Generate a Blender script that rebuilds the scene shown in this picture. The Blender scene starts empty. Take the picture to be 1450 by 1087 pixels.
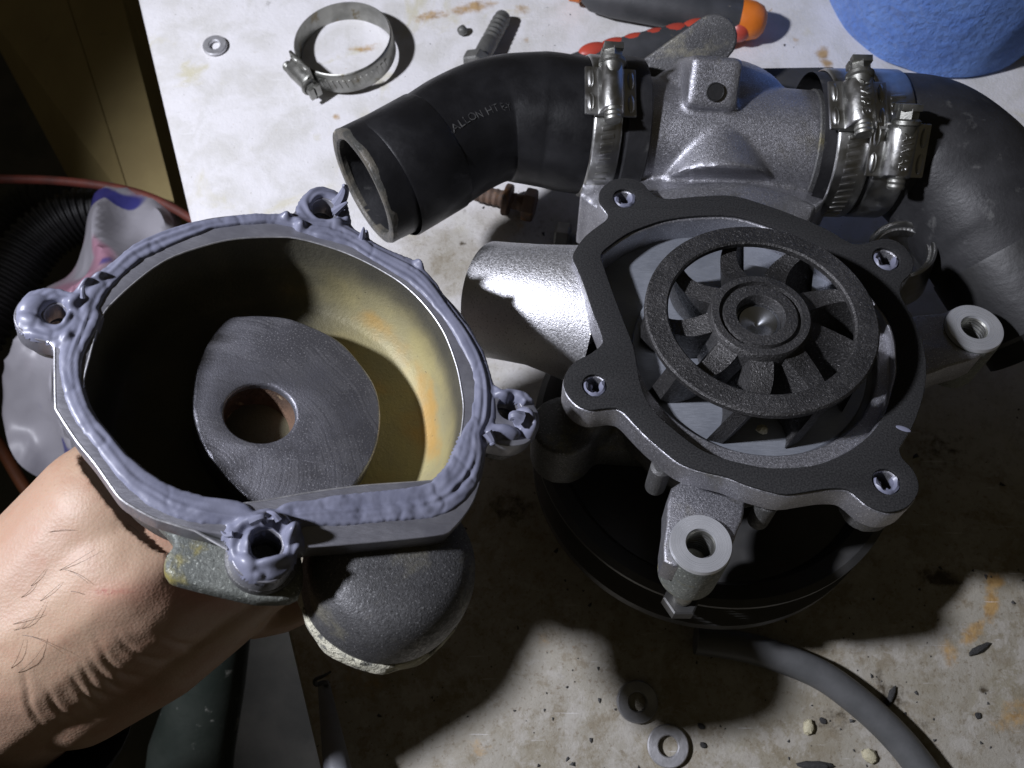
import bpy, bmesh, math, random
import numpy as np
from mathutils import Vector as V, Matrix as M, noise as NZ
random.seed(4); rng = np.random.RandomState(7)
S = bpy.context.scene; COL = S.collection
R_ = math.radians
# ------------------------------------------------------------------ camera, world, lamp   (1 unit = 10 cm)
TILT, CH, F = R_(20), 4.5, 1256.0
cam = bpy.data.cameras.new('camera'); co = bpy.data.objects.new('camera', cam); COL.objects.link(co)
co.location = (0, 0, CH); co.rotation_euler = (TILT, 0, 0)
cam.sensor_width = 36; cam.lens = F / 1450 * 36; cam.clip_start = .05; cam.clip_end = 200
cam.dof.use_dof = True; cam.dof.focus_distance = 3.4; cam.dof.aperture_fstop = 1.9
S.camera = co
w = bpy.data.worlds.new('World'); S.world = w; w.use_nodes = True
w.node_tree.nodes['Background'].inputs[0].default_value = (1.0, .86, .58, 1)
w.node_tree.nodes['Background'].inputs[1].default_value = .03
LP = V((-5.5, 1.15, 6.9)); AIM = V((-.1, 1.7, .3))
ld = bpy.data.lights.new('work_lamp', 'SPOT'); lo = bpy.data.objects.new('work_lamp', ld); COL.objects.link(lo)
lo.location = LP; lo.rotation_euler = (AIM - LP).to_track_quat('-Z', 'Y').to_euler()
ld.energy = 4000; ld.color = (.88, .895, 1.0); ld.shadow_soft_size = .26; ld.spot_size = R_(67); ld.spot_blend = .6
S.view_settings.view_transform = 'Standard'; S.view_settings.look = 'None'
S.view_settings.exposure = 0; S.view_settings.gamma = 1

# ------------------------------------------------------------------ geometry of the view: pixel of the photograph -> point on a plane
CX = V((1, 0, 0)); CY = V((0, math.cos(TILT), math.sin(TILT))); CZ = V((0, -math.sin(TILT), math.cos(TILT))); CAM = V((0, 0, CH))
def ray(px, py): return CX * ((px - 725) / F) + CY * (-(py - 543.5) / F) - CZ
def P(px, py, z=0.):
    d = ray(px, py); return CAM + d * ((z - CH) / d.z)
def U(l, px, py, z=0.):                     # length in units of l pixels seen at that point
    return l / F * -(P(px, py, z) - CAM).dot(CZ)
class Fr:
    def __init__(s, O, n):
        s.O = V(O); s.n = V(n).normalized(); s.x = (V((1, 0, 0)) - s.n * s.n.x).normalized(); s.y = s.n.cross(s.x)
        s.m = M((s.x.to_4d(), s.y.to_4d(), s.n.to_4d(), s.O.to_4d())).transposed()
        for i in range(3): s.m[3][i] = 0
        s.m[3][3] = 1
        s.inv = s.m.inverted()
    def uv(s, px, py, h=0.):
        d = ray(px, py); t = (s.O + s.n * h - CAM).dot(s.n) / d.dot(s.n)
        q = s.inv @ (CAM + d * t); return (q.x, q.y)
    def w(s, u, v, h=0.): return s.m @ V((u, v, h))
def axm(o, d, xh=None):                     # matrix with local z along d, local x towards xh
    z = V(d).normalized(); xh = V(xh) if xh is not None else (V((1, 0, 0)) if abs(z.x) < .8 else V((0, 1, 0)))
    x = (xh - z * xh.dot(z)).normalized(); y = z.cross(x)
    m = M.Identity(4)
    for i in range(3): m[i][0] = x[i]; m[i][1] = y[i]; m[i][2] = z[i]; m[i][3] = o[i]
    return m

# ------------------------------------------------------------------ tags
def tag(o, label=None, cat=None, group=None, kind=None):
    for k, v in (('label', label), ('category', cat), ('group', group), ('kind', kind)):
        if v: o[k] = v
    return o
def empty(name, m, *a, **k):
    o = bpy.data.objects.new(name, None); o.empty_display_size = .05; COL.objects.link(o)
    o.matrix_world = m; return tag(o, *a, **k)
def link(name, me, mat, parent=None, m=None, smooth=True, ang=38):
    o = bpy.data.objects.new(name, me); COL.objects.link(o)
    if mat: me.materials.clear(); me.materials.append(mat)
    if parent: o.parent = parent
    if m is not None: o.matrix_local = m
    if smooth and len(me.polygons):
        me.polygons.foreach_set('use_smooth', [True] * len(me.polygons))
        me.set_sharp_from_angle(angle=R_(ang))
    return o

# ------------------------------------------------------------------ mesh builders: (verts, faces) lists
def join(*parts):
    v, f = [], []
    for a, b in parts:
        k = len(v); v += list(a); f += [tuple(i + k for i in q) for q in b]
    return v, f
def xf(vf, m): return [m @ V(p) for p in vf[0]], vf[1]
def mesh(name, vf):
    me = bpy.data.meshes.new(name); me.from_pydata([tuple(p) for p in vf[0]], [], vf[1]); me.update(); return me
def ob(name, vf, mat, parent=None, m=None, smooth=True, ang=38): return link(name, mesh(name, vf), mat, parent, m, smooth, ang)
def lathe(prof, seg=48, closed=False, a0=0, a1=2 * math.pi):
    full = abs(a1 - a0 - 2 * math.pi) < 1e-6; n = seg if full else seg + 1
    v = []; f = []
    for i in range(n):
        a = a0 + (a1 - a0) * i / seg; c, s = math.cos(a), math.sin(a)
        v += [V((r * c, r * s, z)) for r, z in prof]
    k = len(prof)
    for i in range(n if full else n - 1):
        j = (i + 1) % n
        for q in range(k if closed else k - 1):
            p = (q + 1) % k
            f.append((i * k + q, j * k + q, j * k + p, i * k + p))
    if not full and closed: f += [tuple(range(k)), tuple((n - 1) * k + q for q in reversed(range(k)))]
    return v, f
def cyl(r, z0, z1, seg=32, b=.006):
    return lathe([(1e-5, z0), (r - b, z0), (r, z0 + b), (r, z1 - b), (r - b, z1), (1e-5, z1)], seg)
def ring(r0, r1, z0, z1, seg=48, b=.005):
    return lathe([(r0, z0 + b), (r0 + b, z0), (r1 - b, z0), (r1, z0 + b), (r1, z1 - b), (r1 - b, z1), (r0 + b, z1), (r0, z1 - b)], seg, True)
def between(p0, p1, r0, r1=None, seg=32):
    r1 = r0 if r1 is None else r1; L = (V(p1) - V(p0)).length
    return xf(lathe([(1e-5, 0), (r0, 0), (r1, L), (1e-5, L)], seg), axm(p0, V(p1) - V(p0)))
def ball(c, r, sc=(1, 1, 1), seg=24, m=None):
    pr = [(max(1e-5, r * math.sin(math.pi * i / 14)), -r * math.cos(math.pi * i / 14)) for i in range(15)]
    q = M.Translation(V(c)) @ (m.to_3x3().to_4x4() if m else M.Identity(4)) @ M.Diagonal((*sc, 1))
    return xf(lathe(pr, seg), q)
def box(sx, sy, sz, b=.01, m=None):
    bm = bmesh.new(); bmesh.ops.create_cube(bm, size=1)
    for q in bm.verts: q.co = V((q.co.x * sx, q.co.y * sy, q.co.z * sz))
    if b: bmesh.ops.bevel(bm, geom=bm.edges[:], offset=b, segments=2, affect='EDGES', profile=.6)
    bm.verts.index_update(); v = [q.co.copy() for q in bm.verts]; f = [tuple(x.index for x in q.verts) for q in bm.faces]; bm.free()
    return xf((v, f), m) if m is not None else (v, f)
def cat(pts, n=8, closed=True):             # Catmull-Rom
    pts = [V(p) for p in pts]; k = len(pts); out = []
    for i in range(k if closed else k - 1):
        g = (lambda j: pts[j % k]) if closed else (lambda j: pts[min(max(j, 0), k - 1)])
        a, b, c, d = g(i - 1), g(i), g(i + 1), g(i + 2)
        for j in range(n):
            t = j / n
            out.append(.5 * ((2 * b) + (c - a) * t + (2 * a - 5 * b + 4 * c - d) * t * t + (3 * b - a - 3 * c + d) * t ** 3))
    if not closed: out.append(pts[-1])
    return out
def frames(path):
    T = [(path[min(i + 1, len(path) - 1)] - path[max(i - 1, 0)]).normalized() for i in range(len(path))]
    x = T[0].orthogonal().normalized(); X = []
    for t in T:
        x = (x - t * x.dot(t)).normalized(); X.append(x)
    return T, X
def tube(path, rad, seg=32, cap=True, fn=None):
    path = [V(p) for p in path]; T, X = frames(path); v = []; f = []; n = len(path)
    for i, p in enumerate(path):
        y = T[i].cross(X[i]); r = rad[i] if hasattr(rad, '__len__') else rad
        for k in range(seg):
            a = 2 * math.pi * k / seg; rr = r * (fn(i / (n - 1), a) if fn else 1)
            v.append(p + (X[i] * math.cos(a) + y * math.sin(a)) * rr)
    for i in range(n - 1):
        for k in range(seg):
            l = (k + 1) % seg; f.append((i * seg + k, i * seg + l, (i + 1) * seg + l, (i + 1) * seg + k))
    if cap: f += [tuple(reversed(range(seg))), tuple((n - 1) * seg + k for k in range(seg))]
    return v, f
def plate_mesh(loops, z0, z1, b=.006, res=2):   # filled outline with holes, bevelled edges
    cu = bpy.data.curves.new('c', 'CURVE'); cu.dimensions = '2D'; cu.fill_mode = 'BOTH'
    for lp in loops:
        s = cu.splines.new('POLY'); s.points.add(len(lp) - 1); s.use_cyclic_u = True
        for q, p in zip(s.points, lp): q.co = (p[0], p[1], 0, 1)
    cu.extrude = (z1 - z0) / 2 - b; cu.bevel_depth = b; cu.bevel_resolution = res; cu.offset = -b
    o = bpy.data.objects.new('c', cu); COL.objects.link(o)
    dg = bpy.context.evaluated_depsgraph_get(); me = bpy.data.meshes.new_from_object(o.evaluated_get(dg))
    bpy.data.objects.remove(o); bpy.data.curves.remove(cu)
    bm = bmesh.new(); bm.from_mesh(me); bmesh.ops.remove_doubles(bm, verts=bm.verts[:], dist=1e-5)
    bmesh.ops.recalc_face_normals(bm, faces=bm.faces[:]); bm.to_mesh(me); bm.free()
    me.transform(M.Translation((0, 0, (z0 + z1) / 2))); return me
def plate(name, loops, z0, z1, mat, parent=None, b=.006, m=None):
    return link(name, plate_mesh(loops, z0, z1, b), mat, parent, m, True, 30)
def circ(c, r, n=28, ry=None): return [(c[0] + r * math.cos(2 * math.pi * i / n), c[1] + (ry or r) * math.sin(2 * math.pi * i / n)) for i in range(n)]
def remesh(vf, vox, it=6, fac=.5):
    me = mesh('r', vf); o = bpy.data.objects.new('r', me); COL.objects.link(o)
    bm = bmesh.new(); bm.from_mesh(me); bmesh.ops.remove_doubles(bm, verts=bm.verts[:], dist=3e-5)
    bmesh.ops.recalc_face_normals(bm, faces=bm.faces[:]); bm.to_mesh(me); bm.free()
    a = o.modifiers.new('r', 'REMESH'); a.mode = 'VOXEL'; a.voxel_size = vox
    s = o.modifiers.new('s', 'SMOOTH'); s.iterations = it; s.factor = fac
    dg = bpy.context.evaluated_depsgraph_get(); r = bpy.data.meshes.new_from_object(o.evaluated_get(dg))
    bpy.data.objects.remove(o); return r
def text_mesh(s, size, ext=.0015):
    cu = bpy.data.curves.new('t', 'FONT'); cu.body = s; cu.size = size; cu.extrude = ext; cu.align_x = 'CENTER'; cu.align_y = 'CENTER'; cu.resolution_u = 2
    o = bpy.data.objects.new('t', cu); COL.objects.link(o); dg = bpy.context.evaluated_depsgraph_get()
    me = bpy.data.meshes.new_from_object(o.evaluated_get(dg)); bpy.data.objects.remove(o); return me

# ------------------------------------------------------------------ materials
class NB:
    def __init__(s, name):
        s.m = bpy.data.materials.new(name); s.m.use_nodes = True; s.t = s.m.node_tree
        s.b = s.t.nodes['Principled BSDF']; s.tc = s.t.nodes.new('ShaderNodeTexCoord'); s.co = s.tc.outputs['Object']
    def L(s, a, b): s.t.links.new(a, b)
    def noise(s, sc, det=4, rough=.55, dist=0, vec=None, out='Fac'):
        n = s.t.nodes.new('ShaderNodeTexNoise'); n.inputs['Scale'].default_value = sc; n.inputs['Detail'].default_value = det
        n.inputs['Roughness'].default_value = rough; n.inputs['Distortion'].default_value = dist; s.L(vec or s.co, n.inputs['Vector']); return n.outputs[out]
    def vor(s, sc, out='Distance', feat='F1', vec=None):
        n = s.t.nodes.new('ShaderNodeTexVoronoi'); n.feature = feat; n.inputs['Scale'].default_value = sc; s.L(vec or s.co, n.inputs['Vector']); return n.outputs[out]
    def ramp(s, x, lo, hi, a=0., b=1.):
        n = s.t.nodes.new('ShaderNodeMapRange'); n.interpolation_type = 'SMOOTHSTEP'; n.inputs[1].default_value = lo; n.inputs[2].default_value = hi
        n.inputs[3].default_value = a; n.inputs[4].default_value = b; s.L(x, n.inputs[0]); return n.outputs[0]
    def math(s, op, a, b=None):
        n = s.t.nodes.new('ShaderNodeMath'); n.operation = op
        for i, x in enumerate((a, b)):
            if x is None: continue
            if isinstance(x, (int, float)): n.inputs[i].default_value = x
            else: s.L(x, n.inputs[i])
        return n.outputs[0]
    def mix(s, f, a, b, mode='MIX'):
        n = s.t.nodes.new('ShaderNodeMix'); n.data_type = 'RGBA'; n.blend_type = mode
        for i, x in ((0, f), (6, a), (7, b)):
            if isinstance(x, (int, float)): n.inputs[i].default_value = x
            elif isinstance(x, tuple): n.inputs[i].default_value = (*x, 1)
            else: s.L(x, n.inputs[i])
        return n.outputs[2]
    def attr(s, name):
        n = s.t.nodes.new('ShaderNodeAttribute'); n.attribute_name = name; return n.outputs['Fac']
    def map(s, sc=(1, 1, 1), rot=(0, 0, 0)):
        n = s.t.nodes.new('ShaderNodeMapping'); n.inputs['Scale'].default_value = sc; n.inputs['Rotation'].default_value = rot; s.L(s.co, n.inputs['Vector']); return n.outputs[0]
    def set(s, **k):
        for a, x in k.items():
            i = s.b.inputs[a.replace('_', ' ')]
            if isinstance(x, tuple): i.default_value = (*x, 1) if len(x) == 3 and i.type == 'RGBA' else x
            elif isinstance(x, (int, float)): i.default_value = x
            else: s.L(x, i)
        return s
    def bump(s, h, dist=.004, st=1., prev=None):
        n = s.t.nodes.new('ShaderNodeBump'); n.inputs['Strength'].default_value = st; n.inputs['Distance'].default_value = dist; s.L(h, n.inputs['Height'])
        if prev: s.L(prev, n.inputs['Normal'])
        s.L(n.outputs[0], s.b.inputs['Normal']); return n.outputs[0]
def mk(name, c, c2=None, vs=5, lo=.35, hi=.65, rough=.5, r2=None, metal=0., bs=60, bd=.004, bst=.6, c3=None, lo3=.6, hi3=.7, vs3=12, det=6, spec=.5):
    n = NB(name); col = c
    f = n.ramp(n.noise(vs, det), lo, hi)
    if c2: col = n.mix(f, c, c2)
    if c3: col = n.mix(n.ramp(n.noise(vs3, 7, .65, .3), lo3, hi3), col, c3)
    n.set(Base_Color=col, Metallic=metal, Roughness=n.ramp(n.noise(vs * 2.3, 5), .3, .7, rough, r2 if r2 is not None else rough), Specular_IOR_Level=spec)
    if bs: n.bump(n.noise(bs, 5, .6), bd, bst)
    return n.m
def cast_mat(name, a, b, rough, metal, grain, bd, dirt=None):   # sand-cast metal: grainy, sparkling
    n = NB(name); g = n.noise(grain, 3, .7); c = n.mix(n.ramp(n.noise(4, 6), .35, .7), a, b); c = n.mix(n.ramp(n.noise(grain * 1.15, 2, .6), .60, .70), c, tuple(min(.9, x * 2.2) for x in a)); c = n.mix(n.ramp(n.noise(grain * .9, 2, .6), .40, .30), c, tuple(x * .45 for x in a))
    if dirt: c = n.mix(n.ramp(n.noise(5, 8, .65, .4), .55, .72), c, dirt)
    n.set(Base_Color=c, Metallic=metal, Roughness=n.ramp(n.noise(grain * .7, 2), .35, .65, rough - .1, rough + .14))
    n.bump(n.math('ADD', g, n.math('MULTIPLY', n.noise(grain * .35, 3), .35)), bd, .8); return n.m
ALU = cast_mat('cast_aluminium', (.40, .40, .43), (.30, .30, .325), .40, .8, 170, .0026, (.30, .29, .27))
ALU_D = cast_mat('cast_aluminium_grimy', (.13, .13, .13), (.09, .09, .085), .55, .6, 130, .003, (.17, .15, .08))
ALU_B = cast_mat('cast_aluminium_blasted', (.78, .78, .80), (.66, .66, .69), .40, .85, 150, .0032)
IRON = cast_mat('black_cast_iron', (.085, .083, .083), (.045, .044, .044), .42, .6, 110, .007)
COVER = cast_mat('weathered_casting', (.12, .12, .122), (.085, .085, .088), .52, .45, 120, .0035, (.2, .19, .15))
TABM = cast_mat('scaled_casting', (.19, .2, .18), (.11, .12, .11), .6, .3, 90, .004, (.28, .24, .07))
GASK = mk('gasket_fibre', (.016, .016, .017), (.040, .040, .040), 150, lo=.3, hi=.72, rough=.88, bs=120, bd=.003, bst=.6, spec=.22)
BLACK = mk('black_rubber', (.007, .007, .008), (.012, .012, .0135), 5, rough=.36, r2=.5, bs=60, bd=.002, bst=.5, spec=.4)
RUBW = mk('worn_rubber', (.014, .014, .0155), (.028, .028, .030), 4, rough=.45, r2=.62, bs=60, bd=.003, bst=.5, c3=(.085, .085, .083), lo3=.57, hi3=.72, vs3=9)
RIM = mk('cut_rubber_edge', (.05, .05, .045), (.11, .10, .08), 14, rough=.45, bs=40, bd=.01, c3=(.3, .28, .22), lo3=.62, hi3=.7, vs3=16)
CABLE = mk('grey_cable_jacket', (.085, .088, .09), (.11, .112, .115), 6, rough=.45, bs=40, bd=.002)
STEEL = mk('band_steel', (.55, .55, .55), (.42, .42, .40), 8, rough=.28, r2=.42, metal=1, bs=80, bd=.0015, bst=.4)
STEEL_D = mk('dull_steel', (.36, .36, .33), (.24, .24, .22), 8, rough=.38, r2=.5, metal=.95, bs=60, bd=.002, c3=(.2, .17, .11), lo3=.56, hi3=.7)
ZINC = mk('zinc_washer', (.62, .62, .64), (.5, .5, .52), 12, rough=.42, r2=.55, metal=.8, bs=70, bd=.002)
BRIGHT = mk('polished_shaft', (.5, .52, .56), rough=.24, metal=1, bs=20, bd=.002, bst=.3)
RUST = mk('rusty_steel', (.16, .10, .07), (.10, .075, .06), 12, rough=.75, metal=.3, bs=45, bd=.008, c3=(.25, .13, .06), lo3=.52, hi3=.65)
GREYB = mk('oxidised_bolt', (.20, .20, .19), (.14, .14, .13), 10, rough=.55, metal=.6, bs=60, bd=.004, c3=(.20, .15, .08), lo3=.6, hi3=.7)
RUSTIN = mk('rusty_bore', (.13, .075, .045), (.06, .035, .022), 9, rough=.85, bs=25, bd=.02, c3=(.34, .25, .15), lo3=.6, hi3=.7, vs3=9)
PULL = mk('black_pulley_paint', (.035, .035, .035), (.05, .049, .047), 5, rough=.36, r2=.46, bs=40, bd=.001, spec=.6)
ORANGE = mk('orange_plastic', (.75, .20, .02), (.68, .17, .02), 6, rough=.45, bs=50, bd=.002)
DKGREY = mk('dark_grip_plastic', (.045, .047, .05), (.065, .066, .07), 6, rough=.5, bs=60, bd=.002, c3=(.2, .18, .14), lo3=.68, hi3=.74, vs3=18)
RED = mk('red_grip_plastic', (.52, .07, .04), (.42, .06, .04), 8, rough=.4, bs=30, bd=.002)
REDC = mk('dull_red_hose', (.16, .035, .022), (.10, .028, .02), 6, rough=.6)
ORC = mk('orange_cord_jacket', (.20, .06, .02), (.15, .05, .02), 6, rough=.6)
CRUSTM = mk('pale_scale_crust', (.62, .60, .47), (.46, .45, .36), 14, rough=.9, bs=45, bd=.02, bst=1, c3=(.16, .16, .14), lo3=.54, hi3=.62, vs3=22)
CRUMB = mk('pale_crumb', (.62, .56, .36), (.72, .68, .5), 9, rough=.9, bs=20, bd=.02)
SCRAP = mk('black_scrap', (.035, .034, .033), (.05, .05, .05), 9, rough=.7, bs=20, bd=.01)
FLOORM = mk('concrete_floor', (.055, .055, .05), (.09, .087, .078), 1.2, rough=.9, bs=20, bd=.02, c3=(.06, .07, .05), lo3=.5, hi3=.62, vs3=.8)
YELL = mk('yellow_painted_steel', (.30, .235, .10), (.26, .20, .085), 2, rough=.6, bs=10, bd=.004, c3=(.12, .09, .05), lo3=.62, hi3=.75, vs3=3)
LEG = mk('dark_green_paint', (.016, .022, .018), (.026, .032, .027), 3, rough=.5, c3=(.2, .2, .18), lo3=.62, hi3=.7, vs3=7, bs=20)
BLKP = mk('black_plastic', (.014, .014, .015), (.02, .02, .02), 4, rough=.5, bs=20)
CLOTH = mk('black_knit_cloth', (.012, .012, .014), (.018, .018, .02), 30, rough=.95, bs=90, bd=.01)
NOZ = mk('grey_plastic_nozzle', (.16, .165, .18), (.12, .12, .13), 5, rough=.5, bs=20)
def m_machined(name, a, b, rough, radial=None):     # machined face with turning marks
    n = NB(name); f = n.noise(26, 4, .6, 0, n.map((1, 7, 1), (0, 0, .5)))
    if radial:
        sp = n.t.nodes.new('ShaderNodeVectorMath'); sp.operation = 'LENGTH'; n.L(n.co, sp.inputs[0])
        f = n.noise(1, 2, .5, 0, None); q = n.t.nodes.new('ShaderNodeTexNoise'); q.noise_dimensions = '1D'; q.inputs['Scale'].default_value = radial; n.L(sp.outputs['Value'], q.inputs['W']); f = q.outputs['Fac']
    n.set(Base_Color=n.mix(n.ramp(n.noise(6, 6), .35, .65), a, b), Metallic=.5, Roughness=n.ramp(f, .3, .7, rough - .08, rough + .12))
    n.bump(f, .0012 if radial else .003, .5); return n.m
MACH = m_machined('machined_flange', (.30, .30, .33), (.22, .22, .25), .42)
LUGM = m_machined('turned_boss_face', (.60, .61, .63), (.50, .51, .53), .33, 420)
PLATEM = m_machined('pump_back_plate', (.33, .35, .39), (.26, .28, .32), .45)
n = NB('scroll_face'); vs_ = n.t.nodes.new('ShaderNodeVectorMath'); vs_.operation = 'DISTANCE'; n.L(n.co, vs_.inputs[0]); vs_.inputs[1].default_value = (-.22, -.26, -.2)
q1 = n.t.nodes.new('ShaderNodeTexNoise'); q1.noise_dimensions = '1D'; q1.inputs['Scale'].default_value = 110; q1.inputs['Detail'].default_value = 4; n.L(n.math('ADD', vs_.outputs['Value'], n.math('MULTIPLY', n.noise(3, 3), .10)), q1.inputs['W'])
st_ = n.math('MULTIPLY', q1.outputs['Fac'], n.ramp(n.noise(5, 5), .35, .6, .35, 1.)); spk = n.noise(130, 3, .75)
n.set(Base_Color=n.mix(n.ramp(n.noise(3.5, 7, .65), .35, .68), n.mix(n.ramp(n.noise(150, 2, .6), .58, .68), n.mix(n.ramp(st_, .25, .5), (.24, .24, .27), (.37, .37, .41)), (.7, .7, .75)), (.19, .19, .215)), Metallic=.75, Roughness=n.ramp(n.noise(7, 6, .65), .35, .65, .28, .5))
n.bump(n.math('ADD', spk, n.math('MULTIPLY', st_, .3)), .0016, 1.); SCROLL = n.m
n = NB('scaled_shaded_bowl'); sz = n.t.nodes.new('ShaderNodeSeparateXYZ'); n.L(n.co, sz.inputs[0]); X_, Z_ = sz.outputs['X'], n.math('ADD', sz.outputs['Z'], n.math('MULTIPLY', n.math('SUBTRACT', n.noise(6, 4), .5), .12))
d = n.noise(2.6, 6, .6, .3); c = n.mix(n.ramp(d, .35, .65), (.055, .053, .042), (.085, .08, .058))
sc_ = n.ramp(n.math('ADD', X_, n.math('MULTIPLY', n.math('SUBTRACT', n.noise(4, 4), .5), .35)), -.12, .38)  # yellow scale kept to the lit right; dark base paints the left's shade
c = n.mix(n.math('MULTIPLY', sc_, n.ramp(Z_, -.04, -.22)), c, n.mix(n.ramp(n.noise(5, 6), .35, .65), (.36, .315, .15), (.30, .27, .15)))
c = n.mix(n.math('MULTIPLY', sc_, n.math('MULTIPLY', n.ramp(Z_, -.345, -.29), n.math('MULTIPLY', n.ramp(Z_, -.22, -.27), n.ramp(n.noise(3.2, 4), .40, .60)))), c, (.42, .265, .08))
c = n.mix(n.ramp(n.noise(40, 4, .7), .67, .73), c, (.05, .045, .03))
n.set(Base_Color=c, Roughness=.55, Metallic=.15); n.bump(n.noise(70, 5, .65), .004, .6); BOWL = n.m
n = NB('grey_silicone_sealant'); n.set(Base_Color=n.mix(n.ramp(n.noise(9, 4), .35, .65), (.205, .213, .282), (.17, .178, .242)), Roughness=n.ramp(n.noise(16, 3), .3, .7, .34, .5), Specular_IOR_Level=.5)
n.bump(n.noise(30, 3, .5, .8), .003, .3); SEAL = n.m
n = NB('skin'); c = n.mix(n.ramp(n.noise(2.6, 5), .35, .65), (.42, .29, .20), (.38, .245, .172)); c = n.mix(n.ramp(n.noise(8, 7, .68), .45, .75), c, (.37, .215, .145)); c = n.mix(n.ramp(n.noise(70, 3, .6), .60, .75), c, (.33, .21, .14))
c = n.mix(n.math('MULTIPLY', n.attr('cut'), n.ramp(n.noise(60, 4), .42, .58)), c, (.25, .03, .03))
c = n.mix(n.math('MULTIPLY', n.attr('pink'), .55), c, (.50, .20, .15))
n.set(Base_Color=c, Roughness=.5, Specular_IOR_Level=.4, Subsurface_Weight=.12, Subsurface_Radius=(.06, .025, .015), Subsurface_Scale=.5)
pv = n.bump(n.math('ADD', n.vor(95), n.noise(150, 3)), .0013, .45); n.bump(n.noise(22, 4, .6, 0, n.map((1, 2.4, 1), (0, 0, .6))), .0022, .3, pv); SKIN = n.m
n = NB('paper_towel'); c = n.mix(n.ramp(n.noise(5, 5), .3, .7), (.12, .235, .62), (.17, .31, .72)); n.set(Base_Color=c, Roughness=.95, Specular_IOR_Level=.1, Sheen_Weight=.2)
n.bump(n.math('ADD', n.noise(32, 6, .7, .6, n.map((1, 1, .75))), n.math('MULTIPLY', n.vor(18), .5)), .035, .8); TOWEL = n.m
n = NB('printed_plastic_film'); c = n.mix(n.ramp(n.noise(.9, 2, .5, .6), .50, .58), (.34, .33, .36), (.36, .19, .25)); c = n.mix(n.ramp(n.noise(1.1, 2, .5, .5, n.map((1, 1.8, 1), (0, 0, .4))), .60, .63), c, (.05, .05, .22))
n.set(Base_Color=c, Roughness=.42, Specular_IOR_Level=.4, Transmission_Weight=.15, Alpha=1.); n.bump(n.noise(3, 2, .5, .8), .03, .5); BAG = n.m
# bench: white sheet, chipped, stained, rust rings (masks painted per vertex are the marks themselves)
n = NB('bench_paint'); fine = n.noise(28, 7, .68, .4); big = n.noise(1.6, 6, .6, .5)
c = n.mix(n.ramp(n.noise(4, 7, .62, .4), .38, .68), (.74, .73, .74), (.62, .61, .585))
c = n.mix(n.ramp(n.noise(2.3, 6, .6, .8), .55, .72), c, (.60, .57, .43))
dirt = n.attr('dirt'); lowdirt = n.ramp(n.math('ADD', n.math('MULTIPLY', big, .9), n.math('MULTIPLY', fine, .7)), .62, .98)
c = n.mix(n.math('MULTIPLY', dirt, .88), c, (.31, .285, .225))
c = n.mix(n.math('MULTIPLY', n.ramp(n.noise(7, 10, .80, .2), .48, .62), n.math('MULTIPLY', dirt, .62)), c, (.20, .16, .10))
c = n.mix(n.math('MULTIPLY', n.ramp(n.noise(38, 5, .7), .56, .64), n.math('MULTIPLY', dirt, .6)), c, (.17, .13, .085))
c = n.mix(n.math('MULTIPLY', n.ramp(n.noise(2.2, 7, .7, .6), .48, .62), n.math('MULTIPLY', dirt, .5)), c, (.22, .185, .12))
c = n.mix(n.math('MULTIPLY', n.ramp(n.noise(5, 9, .76, .2), .50, .60), n.math('MULTIPLY', dirt, .55)), c, (.47, .45, .41))
rs = n.attr('rust'); rm = n.math('MULTIPLY', .9, n.ramp(n.math('ADD', rs, n.math('MULTIPLY', n.math('SUBTRACT', n.noise(16, 8, .72), .5), 1.5)), .22, .85))
c = n.mix(rm, c, n.mix(n.ramp(n.noise(22, 5), .4, .65), (.46, .29, .11), (.31, .18, .06)))
bk = n.attr('soot'); c = n.mix(n.ramp(n.math('ADD', bk, n.math('MULTIPLY', n.math('SUBTRACT', n.noise(20, 7, .7), .5), 1.2)), .35, .75), c, (.07, .055, .035))
c = n.mix(n.ramp(n.noise(60, 3, .6), .69, .74), c, (.16, .14, .10))
c = n.mix(n.math('MULTIPLY', n.ramp(n.noise(24, 5, .6, .3), .70, .76), .8), c, (.42, .25, .08))
sc = n.ramp(n.noise(3.2, 3, .5, .5, n.map((1, 14, 1), (0, 0, .9))), .69, .73); c = n.mix(n.math('MULTIPLY', sc, .35), c, (.82, .82, .83))
n.set(Base_Color=c, Roughness=n.ramp(fine, .3, .7, .5, .8), Specular_IOR_Level=.3); n.bump(n.math('ADD', fine, n.math('MULTIPLY', n.noise(80, 4), .4)), .006, .6); BENCH = n.m

# ------------------------------------------------------------------ setting
fl = box(30, 30, .2, 0, M.Translation((-4, 2, -6.1))); tag(ob('floor', fl, FLOORM, smooth=False), kind='structure')
e0, e1 = P(199, -3), P(411, 888)                        # left edge of the bench top in the photograph
dirn = (e1 - e0).normalized(); A = e0 - dirn * 2.2; B = e1 + dirn * 3.2
st = .03; NX, NY = 210, 250
v = []; f = []; px_ = V((1, 0, 0)); pts = []
for j in range(NY + 1):
    a = A.lerp(B, j / NY)
    for i in range(NX + 1): v.append(a + px_ * (i * 6.2 / NX))
for j in range(NY):
    for i in range(NX):
        k = j * (NX + 1) + i; f.append((k + NX + 1, k + NX + 2, k + 1, k))
k0 = len(v); edge = [j * (NX + 1) for j in range(NY + 1)]
v += [v[i] + V((-.02, 0, -.03)) for i in edge]; v += [v[i] + V((-.02, 0, -.45)) for i in edge]
for j in range(NY):
    f.append((edge[j], k0 + j, k0 + j + 1, edge[j + 1])); f.append((k0 + j, k0 + NY + 1 + j, k0 + NY + 2 + j, k0 + j + 1))
f = [tuple(reversed(q)) for q in f] if False else f
me = mesh('bench_top', (v, f)); X = np.array([tuple(p) for p in v])
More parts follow.
